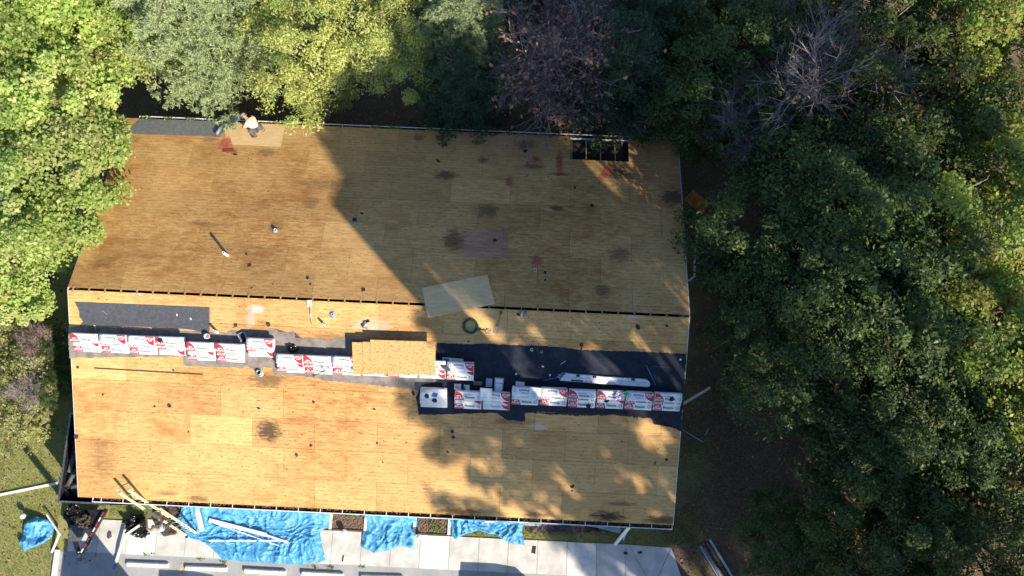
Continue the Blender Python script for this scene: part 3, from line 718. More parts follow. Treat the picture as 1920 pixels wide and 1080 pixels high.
# crumpled black plastic
def crumple(name, sx, sy, h, m, M0, label, cat, seed, group=None, sub=4, smooth=False):
    bm = B(); bmesh.ops.create_icosphere(bm, subdivisions=sub, radius=1)
    for v in bm.verts:
        p = v.co.copy(); d = 1+.55*(mnoise.noise(p*2.1+Vector((seed, 0, 0))))+.35*abs(mnoise.noise(p*5.3+Vector((0, seed, 0))))
        v.co = Vector((p.x*sx*d, p.y*sy*d, max(0, p.z*.9+.25)*h*d*(.8+.6*abs(mnoise.noise(p*3.1+Vector((0, 0, seed)))))))
    o = obj(name, bm, m, None, smooth); o.matrix_world = M0; return tag(o, label, cat, group)
u, v = at(549, 653, -1); crumple('plastic_heap', .2, .13, .2, M['blackplastic'], M_on(u, v, -1, .004), 'heap of torn black strapping and film above the middle stack', 'plastic', 3)
u, v = at(567, 668, -1); crumple('white_wrap', .06, .05, .08, M['wrap'], M_on(u, v, -1, .006), 'small crumpled white wrapper by the black plastic heap', 'plastic', 5)
u, v = at(1163, 741, -1, NB); crumple('purple_bag', .2, .16, .12, M['purple'], M_on(u, v, -1, NB+.002, .3), 'shiny purple plastic bag on the right shingle stack', 'bag', 8)
u, v = at(1170, 738, -1, NB+.1); crumple('green_glove', .075, .10, .07, M['green'], M_on(u, v, -1, NB+.08, .6), 'bright green crumpled plastic on the purple bag', 'plastic', 9)
u, v = at(836, 690, -1, NB); crumple('dark_jacket', .17, .07, .07, M['jeans'], M_on(u, v, -1, NB+.002, R_(-28)), 'dark crumpled jacket on the bundles right of the boards', 'jacket', 11)
# printed papers and cartons
def carton(px, py, w, h, t, n, rz, label, m='wrap', mark=None):
    u, v = at(px, py, -1, n+t); r = rootm('carton', M_on(u, v, -1, n, rz), label, 'carton', 'cartons among the shingle stacks')
    bm = B(); box(bm, -w/2, w/2, -h/2, h/2, 0, t, bevel=.006); obj('box', bm, M[m], r)
    if mark == 'frame':
        for a, b in (((-w/2+.02, -h/2+.02), (-w/2+.02, h/2-.02)), ((w/2-.02, -h/2+.02), (w/2-.02, h/2-.02)), ((-w/2+.02, h*.22), (w/2-.02, h*.22)), ((-w/2+.02, -h/2+.02), (w/2-.02, -h/2+.02))):
            bm = B(); bar(bm, (*a, t+.001), (*b, t+.001), .022, .0014); obj('red_border', bm, M['red'], r)
    if mark == 'text':
        bm = B()
        for k in range(5): box(bm, -w*.32, w*(.1+.05*(k*7 % 5)), h*.25-k*h*.12, h*.25-k*h*.12+.010, t+.0005, t+.0015)
        obj('small_print', bm, M['ink'], r)
    if mark == 'block':
        bm = B(); box(bm, -w*.45, -w*.2, -h*.4, h*.4, t+.0005, t+.0015); obj('blue_block', bm, M['inkb'], r)
    return r
carton(935, 724, .34, .56, .2, .012, R_(-2), 'upright carton with red border between the right stacks', 'wrap', 'frame')
carton(917, 718, .24, .32, .16, .012, 0, 'plain grey carton left of the red-bordered carton', 'liner')
carton(896, 719, .32, .14, .10, .012, 0, 'brown cardboard carton behind the two-column stack', 'cardboard')
carton(858, 726, .26, .22, .13, .012, R_(2), 'left small white carton above the two-column stack', 'wrap', 'text')
carton(875, 729, .22, .26, .13, .012, R_(2), 'right small white carton above the two-column stack', 'wrap', 'block')
carton(849, 676, .80, .16, .08, .012, R_(-2), 'narrow white carton behind the dark jacket', 'wrap', 'block')
carton(975, 720, .34, .14, .10, .012, R_(-4), 'white flap of torn carton behind the right stack', 'wrap')
for px, py, w, h, rz, lab in ((911, 740, .46, .50, -.02, 'white printed sheet lying on the two-column stack'), (1003, 738, .44, .46, -.06, 'white printed sheet lying on the right shingle stack')):
    u, v = at(px, py, -1, NB+.02); r = rootm('paper_sheet', M_on(u, v, -1, NB+.014, rz), lab, 'paper', 'printed sheets on the bundles')
    bm = B(); n = 8
    vs = [[bm.verts.new((-w/2+w*i/n, -h/2+h*j/n, .004*math.sin(i*.8+j*.5))) for i in range(n+1)] for j in range(n+1)]
    for j in range(n):
        for i in range(n): bm.faces.new((vs[j][i], vs[j][i+1], vs[j+1][i+1], vs[j+1][i]))
    obj('paper', bm, M['wrap'], r)
    bm = B()
    for k in range(4): box(bm, -w*.25, w*(.05+.05*(k*5 % 4)), -.12+k*.06, -.112+k*.06, .0075, .0085)
    obj('small_print', bm, M['ink'], r)
# long flashing cartons
u, v = at(1135, 713, -1, .13); r = rootm('long_carton', M_on(u, v, -1, .010, R_(-1.5)), 'long white carton of drip edge above the right stack', 'carton')
bm = B(); slab(bm, ragged([(-1.72, -.14), (1.62, -.15), (1.72, -.1), (1.70, .02), (1.58, .13), (-1.5, .14), (-1.62, .02)], .3, .008, 3), 0, .12); obj('box', bm, M['wrap'], r)
bm = B(); box(bm, -1.3, -.85, -.13, -.06, .1205, .1215); obj('blue_block', bm, M['ink'], r)
me = textmesh('ATLAS', .09, .003); o = obj('brand_lettering', me, M['red'], r); o.location = (-.62, -.09, .122); o.rotation_euler.z = math.pi
bm = B()
for x in (-1.05, -.42, 1.05): box(bm, x-.07, x+.07, .06, .15, .1205, .128)
obj('tape', bm, M['black'], r)
bm = B(); bar(bm, (-1.6, .02, .124), (1.6, .015, .124), .012, .006); obj('flap_edge', bm, M['liner'], r)
# loose rods and sticks
def stick(px, py, px2, py2, s, w, m, label, cat='stick', group=None, n=.006, h=.02):
    a = at(px, py, s); b = at(px2, py2, s); bm = B(); bar(bm, (a[0], a[1], n+h/2), (b[0], b[1], n+h/2), w, h)
    o = obj('batten' if cat == 'stick' else cat.replace(' ', '_'), bm, m); o.matrix_world = RF[s]; return tag(o, label, cat, group)
stick(177, 690, 380, 702, -1, .035, M['shingle_br'], 'long thin dark batten on the front slope below the left stack')
stick(1212, 685, 1229, 722, -1, .03, M['inkb'], 'steep blue-grey rod on the black underlayment', n=.012)
stick(1222, 687, 1256, 688, -1, .025, M['felt_grey'], 'short level grey rod on the black underlayment', n=.012)
stick(1051, 683, 1061, 676, -1, .03, M['liner'], 'tiny slanted pale strip on the black underlayment', n=.012)
stick(333, 613, 350, 609, -1, .02, M['inkb'], 'short blue strip on the charcoal felt', n=.012)
stick(192, 582, 201, 589, -1, .015, M['liner'], 'thin pale strip on the charcoal felt', n=.012)
stick(1091, 650, 1087, 682, -1, .03, M['felt'], 'dark shovel shaft across the edge of the black underlayment', n=.014)
# strewn scraps of shingle and paper
rs = random.Random(12)
def scrap(px, py, s, size, m, label, group, n=.0055):
    u, v = at(px, py, s); bm = B(); k = rs.randint(4, 6); asp = rs.uniform(.35, 1)
    slab(bm, [(size*rs.uniform(.7, 1.2)*math.cos(2*math.pi*i/k), size*asp*rs.uniform(.7, 1.2)*math.sin(2*math.pi*i/k)) for i in range(k)], 0, .006)
    return thing1('shingle_scrap' if m != M['wrap'] else 'paper_scrap', bm, m, u, v, s, n, rs.uniform(0, 6), label, 'scrap', group)
GS = 'shingle scraps strewn over the deck'; LS = 'small torn dark shingle scrap lying loose on the plywood deck'
for px, py, s, z in ((472, 540, 1, .05), (577, 521, 1, .1), (582, 533, 1, .07), (462, 476, 1, .06), (468, 497, 1, .1), (441, 290, 1, .14), (822, 302, 1, .12), (985, 283, 1, .1), (1078, 352, 1, .14), (1110, 385, 1, .1), (678, 400, 1, .12), (665, 412, 1, .12), (682, 543, 1, .1),
                    (1022, 525, 1, .06), (1196, 613, -1, .12), (1250, 611, -1, .07), (1090, 647, -1, .1), (848, 809, -1, .1), (850, 820, -1, .08), (1073, 912, -1, .1), (1073, 920, -1, .05), (318, 760, -1, .1), (290, 762, -1, .06), (583, 835, -1, .08), (556, 853, -1, .08), (485, 765, -1, .09),
                    (588, 754, -1, .08), (353, 809, -1, .06), (702, 767, -1, .08), (707, 831, -1, .05), (718, 867, -1, .05), (839, 847, -1, .08), (775, 737, -1, .12), (1228, 868, -1, .09), (1250, 862, -1, .09), (1166, 828, -1, .05), (193, 740, -1, .06), (325, 694, -1, .06), (146, 688, -1, .08), (143, 818, -1, .12), (442, 610, -1, .11), (503, 608, -1, .12), (878, 640, -1, .06)):
    scrap(px, py, s, z, M['shingle'], LS, GS)
for px, py, lab in ((332, 590, 'left white paper crumb on the charcoal felt'), (358, 598, 'right white paper crumb on the charcoal felt'), (1018, 687, 'pale crumb on the black underlayment nearest the two pipes'), (968, 701, 'pale crumb beside the long white carton end'), (1031, 703, 'pale crumb in front of the blue-handled fork'), (888, 714, 'white crumb at the corner of the boarded stack'), (1276, 674, 'white crumb at the right edge of the black underlayment'), (220, 918, 'white paper scrap near the ladder top'), (700, 614, 'grey rag beside the white nail gun')):
    scrap(px, py, -1, .05, M['wrap'], lab, 'paper crumbs on the roof', .012)
# plastic cap bits on bundles
for px, py, lab in ((300, 637, 'black scrap on the fourth bundle of the left stack'), (1259, 748, 'large black torn scrap at the right end of the right stack'), (1103, 763, 'black triangular scrap on the right stack'), (1138, 752, 'dark oval scrap on the right stack'), (800, 744, 'grey scrap on the plain white bundles'), (814, 753, 'black scrap on the plain white bundles')):
    u, v = at(px, py, -1, NB); bm = B(); slab(bm, [(-.1, -.06), (.02, -.11), (.11, -.02), (.06, .09), (-.06, .06)], 0, .006)
    thing1('shingle_scrap', bm, M['felt'], u, v, -1, NB+.004 if px not in (1103, 1138, 800, 814) else NB-.112 if px > 1000 else .358, rs.uniform(0, 6), lab, 'scrap')

# ------------------------------------------------------------------ tarps on the ground
def poly_at(pts, f):
    ls = [math.dist(a, b) for a, b in zip(pts, pts[1:])]; t = f*sum(ls)
    for (a, b), l in zip(zip(pts, pts[1:]), ls):
        if t <= l: return Vector(a).lerp(Vector(b), t/l if l else 0)
        t -= l
    return Vector(pts[-1])
def tarp(name, top, bottom, left, right, m, label, z0=.07, amp=.10, seed=0, res=.042, hump=None, drape=None, cat='tarp', group='tarps laid out to catch debris'):
    g = lambda L: [onz(x, y, z0).to_2d() for x, y in L]
    T, Bo, L, Rr = g(top), g(bottom), g(left), g(right)
    W = sum(math.dist(a, b) for a, b in zip(T, T[1:])); H = sum(math.dist(a, b) for a, b in zip(L, L[1:]))
    nu, nv = max(8, int(W/res)), max(8, int(H/res))
    bm = B(); rows = []
    c00, c10, c01, c11 = T[0], T[-1], Bo[0], Bo[-1]
    so = Vector((seed*13.7, seed*7.1, 0))
    for j in range(nv+1):
        v = j/nv; row = []
        for i in range(nu+1):
            u = i/nu
            p = (1-v)*poly_at(T, u)+v*poly_at(Bo, u)+(1-u)*poly_at(L, v)+u*poly_at(Rr, v)-((1-u)*(1-v)*c00+u*(1-v)*c10+(1-u)*v*c01+u*v*c11)
            q = Vector((p.x, p.y, 0))+so
            w = q + Vector((mnoise.noise(q*.9), mnoise.noise(q*.9+Vector((5, 5, 5))), 0))*.5
            rid = (1-abs(mnoise.noise(Vector((w.x*1.5+w.y*.9, w.y*.5-w.x*.35, 1)))*2.2))          # long folds
            rid2 = (1-abs(mnoise.noise(w*2.6+Vector((9, 1, 3)))*2.0)); rid3 = (1-abs(mnoise.noise(w*5.5+Vector((2, 6, 3)))*2.0))
            z = amp*(max(0, rid)**3*.9 + max(0, rid2)**5*.55 + max(0, rid3)**4*.28 + .12*abs(mnoise.noise(q*9)))
            e = min(u, 1-u, v, 1-v); z *= min(1, .35+e*9)
            if hump: z += sum(h*math.exp(-((p.x-hx)**2/(2*a*a)+(p.y-hy)**2/(2*b*b))) for hx, hy, a, b, h in hump)
            if drape: z += drape*max(0, 1-v*3.2)**1.5
            pj = p + Vector((mnoise.noise(q*3.3), mnoise.noise(q*3.3+Vector((3, 8, 2)))))*.04
            row.append(bm.verts.new((pj.x, pj.y, z0+z)))
        rows.append(row)
    for j in range(nv):
        for i in range(nu): bm.faces.new((rows[j+1][i], rows[j+1][i+1], rows[j][i+1], rows[j][i]))
    bmesh.ops.recalc_face_normals(bm, faces=bm.faces[:])
    o = obj(name, bm, m, None, True); return tag(o, label, cat, group)
tarp('blue_tarp', [(352, 938), (480, 944), (622, 950)], [(415, 1048), (470, 1054), (560, 1058), (612, 1052)], [(352, 938), (338, 965), (326, 985), (360, 1010), (385, 1018), (400, 1030), (415, 1048)], [(622, 950), (620, 985), (600, 998), (606, 1030), (612, 1052)], M['tarp'],
     'large crumpled blue tarp with white trim pieces lying on it', .075, .12, 1, hump=[(-3.0, -9.6, .25, .5, .12), (-9.0+.9, -8.9, .3, .3, .1)], drape=.35)
tarp('blue_tarp', [(686, 958), (735, 961), (783, 963)], [(676, 1024), (700, 1036), (720, 1034), (752, 1022), (778, 1030)], [(686, 958), (684, 995), (679, 1008), (676, 1024)], [(783, 963), (781, 1000), (776, 1012), (778, 1030)], M['tarp'],
     'squarish blue tarp spread between the two mulch beds', .075, .13, 2, drape=.35)
tarp('blue_tarp', [(842, 966), (900, 970), (985, 975)], [(853, 1012), (868, 1004), (895, 994), (930, 1003), (955, 1018), (984, 1022)], [(842, 966), (845, 985), (848, 1002), (853, 1012)], [(985, 975), (978, 995), (983, 1010), (984, 1022)], M['tarp'],
     'bunched blue tarp curving over the grass right of the mulch beds', .075, .2, 3, hump=[(3.4, -8.5, .35, .25, .12), (6.2, -8.8, .2, .3, .12)], drape=.3)
tarp('blue_tarp', [(52, 982), (72, 968), (92, 974), (104, 990)], [(38, 1018), (46, 1034), (62, 1028), (84, 1018)], [(52, 982), (46, 1000), (38, 1018)], [(104, 990), (98, 1006), (84, 1018)], M['tarp'],
     'small crumpled heap of blue tarp lying on the lawn', .02, .2, 4, .04, hump=[(-15.0, -9.3, .35, .35, .28)])
tarp('brown_tarp', [(300, 938), (330, 938), (352, 940)], [(292, 990), (308, 1006), (330, 1002), (342, 990)], [(300, 938), (288, 958), (286, 975), (292, 990)], [(352, 940), (350, 960), (340, 975), (342, 990)], M['brown'],
     'dark brown sheet draped beside the ladder', .075, .13, 5, drape=.3)
tarp('brown_tarp', [(985, 972), (1080, 978), (1165, 983)], [(988, 996), (1060, 1001), (1110, 1000), (1165, 996)], [(985, 972), (984, 984), (988, 996)], [(1165, 983), (1166, 990), (1165, 996)], M['brown'],
     'long dark brown sheet along the wall at the right corner', .05, .12, 6, drape=.2)
tarp('white_sheet', [(978, 974), (1060, 976), (1160, 984)], [(985, 986), (1050, 984), (1110, 987), (1162, 1000)], [(978, 974), (976, 982), (985, 986)], [(1160, 984), (1164, 992), (1162, 1000)], M['liner'],
     'pale grey plastic sheet along the wall above the long brown sheet', .17, .06, 7, drape=.15)
# black bin bags by the ladder
p = onz(256, 983, .1); crumple('bin_bag', .42, .36, .32, M['blackplastic'], Matrix.Translation((p.x, p.y, .056)), 'shiny black bin bag on the sidewalk below the ladder', 'bag', 21, 'black bags by the ladder', 5)
p = onz(263, 998, .1); crumple('bin_bag', .3, .2, .16, M['blackplastic'], Matrix.Translation((p.x, p.y, .056)), 'flat black film scrap in front of the black bin bag', 'bag', 24, 'black bags by the ladder', 4)
p = onz(205, 1003, .06); crumple('shingle_scrap', .10, .14, .03, M['felt_grey'], Matrix.Translation((p.x, p.y, .058)), 'single dark shingle scrap on the sidewalk beside the trailer', 'scrap', 2, sub=2)
# white trim and downspouts
def trim(pts, w, h, label, cat='downspout', m='white', group='loose white trim and downspout pieces', name='downspout_piece'):
    bm = B(); P = [onz(x, y, z) for x, y, z in pts]
    for a, b in zip(P, P[1:]): bar(bm, a, b, w, h)
    c = P[0].copy()
    for v in bm.verts: v.co -= c
    o = obj(name, bm, M[m]); o.location = c; return tag(o, label, cat, group)
trim([(367, 944, .32), (379, 996, .24)], .2, .05, 'wide white fascia piece standing near the left end of the big blue tarp', 'trim')
trim([(392, 975, .26), (500, 1003, .22)], .15, .05, 'long white trim piece lying diagonally on the big blue tarp', 'trim')
trim([(498, 1003, .24), (540, 1017, .2)], .08, .05, 'short white trim piece at the tip of the diagonal one', 'trim')
trim([(392, 1014, .2), (538, 1014, .2)], .06, .04, 'long level white trim piece on the big blue tarp', 'trim')
trim([(402, 981, .24), (537, 1028, .17)], .035, .03, 'thin white trim strip under the diagonal piece', 'trim')
trim([(0, 928, .05), (108, 906, .05)], .11, .06, 'long white downspout lying across the lawn towards the trailer')
trim([(88, 965, .3), (112, 1001, .35), (97, 1036, .06)], .07, .06, 'bent white downspout arched over the lawn beside the blue heap')
trim([(262, 985, .5), (240, 1000, .45), (225, 1030, .25), (217, 1056, .1)], .09, .07, 'curved white gutter piece bending from the bags to the parking lot', 'gutter')
trim([(217, 1056, .1), (213, 1067, .1)], .07, .05, 'blue end piece of the curved gutter on the parking lot', 'gutter', 'inkb')
trim([(1180, 988, 2.6), (1153, 1021, .1)], .12, .08, 'white downspout slanting from the front gutter to the sidewalk corner')
trim([(1174, 1000, .05), (1168, 1013, .05)], .06, .05, 'small white elbow behind the slanting downspout')
trim([(910, 979, .5), (985, 972, .6)], .06, .05, 'white strip crossing over the bunched blue tarp', 'trim')
trim([(1311, 412, .06), (1303, 470, .06), (1302, 518, .06), (1291, 527, .06)], .09, .07, 'white downspout with an elbow lying on the soil along the right gable')
trim([(1281, 757, 2.2), (1331, 727, 1.9)], .10, .07, 'white pole sticking out past the right roof edge', 'pole', 'pvc')
trim([(1280, 806, .05), (1318, 829, .05)], .04, .04, 'thin grey conduit lying on the soil by the right gable', 'pole', 'liner')
trim([(1322, 815, .05), (1327, 808, .05), (1328, 802, .05)], .04, .04, 'short pale stick on the soil past the thin conduit', 'stick', 'liner')
# timber stack at the lower right
t = empty('timber_stack', tuple(onz(1345, 1055, 0)), R_(-57), 'low stack of weathered rails lying under the trees at the lower right', 'timber')
for k, (y, z, m, l) in enumerate([(-.26, .06, 'liner', 1.9), (-.12, .06, 'bark', 2.0), (.03, .06, 'bark', 1.9), (.22, .07, 'liner', 2.0), (-.2, .17, 'steel', 1.7)]):
    bm = B(); box(bm, -l*.5, l*.5, y-.05, y+.05, z-.06, z+.05); obj('rail', bm, M[m], t)
# orange board under the tree at the right
t = empty('orange_board', tuple(onz(1308, 380, 0)), R_(-38), 'rusty orange board lying in a sun patch beside the right gable', 'board')
bm = B(); box(bm, -.5, .5, -.32, .32, .06, .1); obj('panel', bm, M['rust'], t)
bm = B(); bar(bm, (-.52, -.34, .05), (-.52, .34, .05), .06, .12); bar(bm, (.4, -.34, .03), (.4, .34, .03), .06, .06); obj('cleat', bm, M['lumber'], t)
# thin dark scraps lying on the sidewalk
for px, py, lab in ((1001, 1031, 'dark rectangular shingle lying on the sidewalk'), (1173, 1037, 'left dark scrap on the angled end of the sidewalk'), (1200, 1036, 'right dark scrap on the angled end of the sidewalk'), (643, 1047, 'thin dark scrap on the sidewalk right of the big tarp')):
    p = onz(px, py, .06); bm = B(); w, h = ((.16, .3) if px == 1001 else (.17, .1) if px > 1100 else (.05, .26)); slab(bm, ragged([(-w/2, -h/2), (w/2, -h/2), (w/2, h/2), (-w/2, h/2)], .08, .008, px), 0, .01)
    o = obj('shingle_scrap', bm, M['shingle']); o.location = (p.x, p.y, .06); o.rotation_euler.z = .3 if px > 1190 else -.1; tag(o, lab, 'scrap')

# ------------------------------------------------------------------ debris trailer at the left front corner
FL, BLr, FR = onz(110, 940, 2.2), onz(133, 775, 2.2), onz(205, 945, 2.2)
BR = BLr + (FR-FL)
tr = empty('debris_trailer', ((FL.x+FR.x)/2, (FL.y+BLr.y)/2, 0), 0, 'black high-sided debris trailer with a long tongue at the front left corner', 'trailer')
off = tr.location.copy()
def tp(v): return Vector(v)-off
def panel(name, a, b, z0, z1, th, m=M['black'], lean=0):
    bm = B(); a, b = Vector((a.x, a.y, 0)), Vector((b.x, b.y, 0)); d = (b-a).normalized(); n = Vector((-d.y, d.x, 0))
    vs = [bm.verts.new(tp(p + n*s*th/2 + n*lean*(1 if z == z1 else 0) + Vector((0, 0, z)))) for p in (a, b) for s in (-1, 1) for z in (z0, z1)]
    for f in ((0, 1, 3, 2), (4, 6, 7, 5), (0, 4, 5, 1), (2, 3, 7, 6), (1, 5, 7, 3), (0, 2, 6, 4)): bm.faces.new([vs[i] for i in f])
    bmesh.ops.recalc_face_normals(bm, faces=bm.faces[:])
    return obj(name, bm, m, tr)
for a, b in ((FL, BLr), (FR, BR), (FL, FR), (BLr, BR)):
    panel('side_wall', a, b, .75, 2.2, .05)
    bm = B(); bar(bm, tp((a.x, a.y, 2.215)), tp((b.x, b.y, 2.215)), .07, .05); obj('top_rail', bm, M['steel'], tr)
bm = B(); slab(bm, [tp(p).to_2d() for p in (FL, FR, BR, BLr)], .7, .76); obj('bed_floor', bm, M['black'], tr)
for k in range(5):
    q = FL.lerp(BLr, .1+.2*k); bm = B(); box(bm, -.09, -.02, -.03, .03, .7, 2.2, Matrix.Translation(tp((q.x, q.y, 0)))); obj('stake', bm, M['black'], tr)
hit = onz(150, 1043, .5); ta = onz(124, 957, .55); tb = onz(199, 955, .55)
for a, nm in ((ta, 'tongue_beam'), (tb, 'tongue_beam')):
    bm = B(); e = hit + (Vector((a.x, a.y, .55))-hit)*.04
    bar(bm, tp((a.x, a.y, .55)), tp((e.x, e.y, .52)), .14, .16); beam = obj(nm, bm, M['black'], tr)
    if a is tb:
        A, E_ = tp((a.x, a.y, .634)), tp((e.x, e.y, .604))
        for k in range(8):
            s0 = A.lerp(E_, .06+k*.115); s1 = A.lerp(E_, .06+k*.115+.09); bm = B(); bar(bm, s0, s1, .055, .006); obj('reflective_strip', bm, M['red'] if k % 2 == 0 else M['white'], beam)
bm = B(); bar(bm, tp((ta.x*.6+hit.x*.4, ta.y*.6+hit.y*.4, .5)), tp((tb.x*.6+hit.x*.4, tb.y*.6+hit.y*.4, .5)), .1, .1); obj('cross_member', bm, M['black'], tr)
c0 = tp(ta.lerp(hit, .35)+Vector((.28, 0, 0))); bm = B(); box(bm, c0.x-.15, c0.x+.25, c0.y-.55, c0.y+.1, .5, .92, bevel=.02); obj('battery_box', bm, M['jeans'], tr)
bm = B(); box(bm, -.07, .07, -.18, .12, .42, .6, Matrix.Translation(tp((hit.x, hit.y, 0))), bevel=.02); bar(bm, tp((hit.x-.22, hit.y+.05, .5)), tp((hit.x+.2, hit.y+.09, .5)), .04, .04); obj('hitch_coupler', bm, M['steel'], tr)
bm = B(); tube(bm, [tp((hit.x+.02, hit.y+.2, .0)), tp((hit.x+.02, hit.y+.2, .75))], .035, 10); obj('jack_stand', bm, M['steel'], tr, True)
for s, k in ((0, .55), (0, .75), (1, .55), (1, .75)):
    q = FL.lerp(BLr, k) if s == 0 else FR.lerp(BR, k)
    dx = .1 if s == 0 else -.1
    bm = B(); lathe(bm, [(.001, -.1), (.2, -.1), (.34, -.09), (.36, 0), (.34, .09), (.2, .1), (.001, .1)], 24, Matrix.Translation(tp((q.x+dx, q.y, .365))) @ Matrix.Rotation(math.pi/2, 4, 'Y')); w = obj('wheel', bm, M['tyre'], tr, True)
    bm = B(); lathe(bm, [(.001, -.105), (.19, -.105), (.19, .105), (.001, .105)], 18, Matrix.Translation(tp((q.x+dx, q.y, .365))) @ Matrix.Rotation(math.pi/2, 4, 'Y')); obj('rim', bm, M['steel'], w)
# load: torn shingles and felt (nobody could count it), and bigger slabs of it
rr = random.Random(33)
def chips(n, fu, fv, z0, z1, size):
    bm = B()
    for _ in range(n):
        a, b = fu(), fv(); q = FL + (FR-FL)*a + (BLr-FL)*b; s = rr.uniform(.5, 1.3)*size
        Mx = Matrix.Translation(tp((q.x, q.y, rr.uniform(z0, z1)))) @ Matrix.Rotation(rr.uniform(0, 6.3), 4, 'Z') @ Matrix.Rotation(rr.gauss(0, .5), 4, 'X') @ Matrix.Rotation(rr.gauss(0, .5), 4, 'Y')
        slab_v = box(bm, -s*.5, s*.5, -s*.28, s*.28, -.006, .006, Mx)
    return bm
ld = obj('shingle_debris', chips(420, lambda: rr.uniform(.05, .95), lambda: rr.uniform(.08, .95), 1.5, 1.95, .42), M['shingle'], off and None); ld.location = off
tag(ld, 'loose torn shingle debris filling the trailer', 'debris', kind='stuff')
bm = B(); slab(bm, [tp(FL.lerp(BR, .04)).to_2d(), tp(FR.lerp(BLr, .04)).to_2d(), tp(BR.lerp(FL, .04)).to_2d(), tp(BLr.lerp(FR, .04)).to_2d()], 1.0, 1.55); o = obj('debris_fill', bm, M['shingle_br'], ld)
for k, (a, b, L_, rz) in enumerate([(.16, .28, .75, 1.2), (.12, .45, .9, 1.4), (.3, .18, .6, .2), (.2, .65, .8, 1.5)]):
    q = FL + (FR-FL)*a + (BLr-FL)*b; bm = B(); tube(bm, [(-L_/2, 0, 0), (0, .03, .02), (L_/2, 0, 0)], .09, 10)
    o = obj('felt_roll', bm, M['felt_grey'], None, True); o.location = (q.x, q.y, 1.98); o.rotation_euler = (0, .1, rz)
    tag(o, ['rolled felt scrap nearest the front rail of the trailer', 'rolled felt scrap along the left rail of the trailer', 'short felt roll across the trailer front', 'rolled felt scrap at the rear of the trailer load'][k], 'felt roll', 'felt rolls in the trailer')
p = onz(143, 962, .6); crumple('felt_heap', .3, .32, .34, M['blackplastic'], Matrix.Translation((p.x, p.y, .62)), 'crumpled heap of black felt hanging on the trailer tongue', 'felt', 31, None, 5)
p = onz(158, 975, .6); crumple('felt_heap', .24, .26, .24, M['shingle_br'], Matrix.Translation((p.x, p.y-.05, .6)), 'brownish felt heap in front of the black one on the tongue', 'felt', 35, None, 5)
bm = B(); slab(bm, [tp(ta).to_2d(), tp(tb).to_2d(), tp(tb.lerp(hit, .42)).to_2d(), tp(ta.lerp(hit, .42)).to_2d()], .46, .5); obj('tongue_deck', bm, M['black'], tr)
bm = B(); bar(bm, tp((tb.x-.1, tb.y+.22, .9)), tp((tb.x+1.35, tb.y+.3, .95)), .06, .06); obj('gate_arm', bm, M['black'], tr)

# ------------------------------------------------------------------ ladder against the front eave
P0 = onz(360, 1003, .06); P1 = onz(262, 938.5, ZE+.02); dirl = (P1-P0).normalized(); PT = P1 + dirl*.95
lad = empty('extension_ladder', tuple(P0), 0, 'yellow fibreglass extension ladder leaning on the front gutter', 'ladder')
side = dirl.cross(Vector((0, -.5, .85))).normalized(); nl = side.cross(dirl).normalized()
def lsec(a, b, wid, o_):
    for s in (-1, 1):
        bm = B(); bar(bm, a-P0+side*s*wid/2+nl*o_, b-P0+side*s*wid/2+nl*o_, .10, .045, up=nl); obj('rail', bm, M['yellow'], lad)
    n = int((b-a).length/.305)
    for k in range(1, n):
        q = a.lerp(b, k/n)-P0+nl*o_; bm = B(); tube(bm, [q-side*wid/2, q+side*wid/2], .016, 8); obj('rung', bm, M['alu'], lad, True)
mid = P0.lerp(PT, .58)
lsec(P0, mid, .46, 0); lsec(P0.lerp(PT, .42), PT, .40, .05)
for s in (-1, 1):
    bm = B(); q = side*s*.23; box(bm, q.x-.05, q.x+.05, q.y-.05, q.y+.05, 0, .06); obj('foot_shoe', bm, M['black'], lad)
    bm = B(); q0 = P0.lerp(PT, .12)-P0+side*s*.23+nl*.02; q1 = P0.lerp(PT, .3)-P0+side*s*.23+nl*.02
    for k in range(5): bar(bm, q0.lerp(q1, k/5), q0.lerp(q1, k/5+.1), .08, .006, up=nl)
    obj('warning_label', bm, M['red'], lad)

# ------------------------------------------------------------------ people
def skinmesh(name, J, E, m, parent, root, sub=2):
    names = list(J); me = bpy.data.meshes.new(name); me.from_pydata([J[k][0] for k in names], [(names.index(a), names.index(b)) for a, b in E], [])
    o = bpy.data.objects.new(name, me); link(o, parent)
    o.modifiers.new('skin', 'SKIN'); sk = me.skin_vertices[0].data
    for i, k in enumerate(names):
        r_ = J[k][1]; sk[i].radius = r_ if isinstance(r_, tuple) else (r_, r_); sk[i].use_root = (k == root)
    sb = o.modifiers.new('sub', 'SUBSURF'); sb.levels = sb.render_levels = sub
    dg = bpy.context.evaluated_depsgraph_get(); nm = bpy.data.meshes.new_from_object(o.evaluated_get(dg))
    o.modifiers.clear(); o.data = nm; bpy.data.meshes.remove(me); nm.materials.clear(); nm.materials.append(m); nm.name = name
    nm.polygons.foreach_set('use_smooth', [True]*len(nm.polygons))
    return o
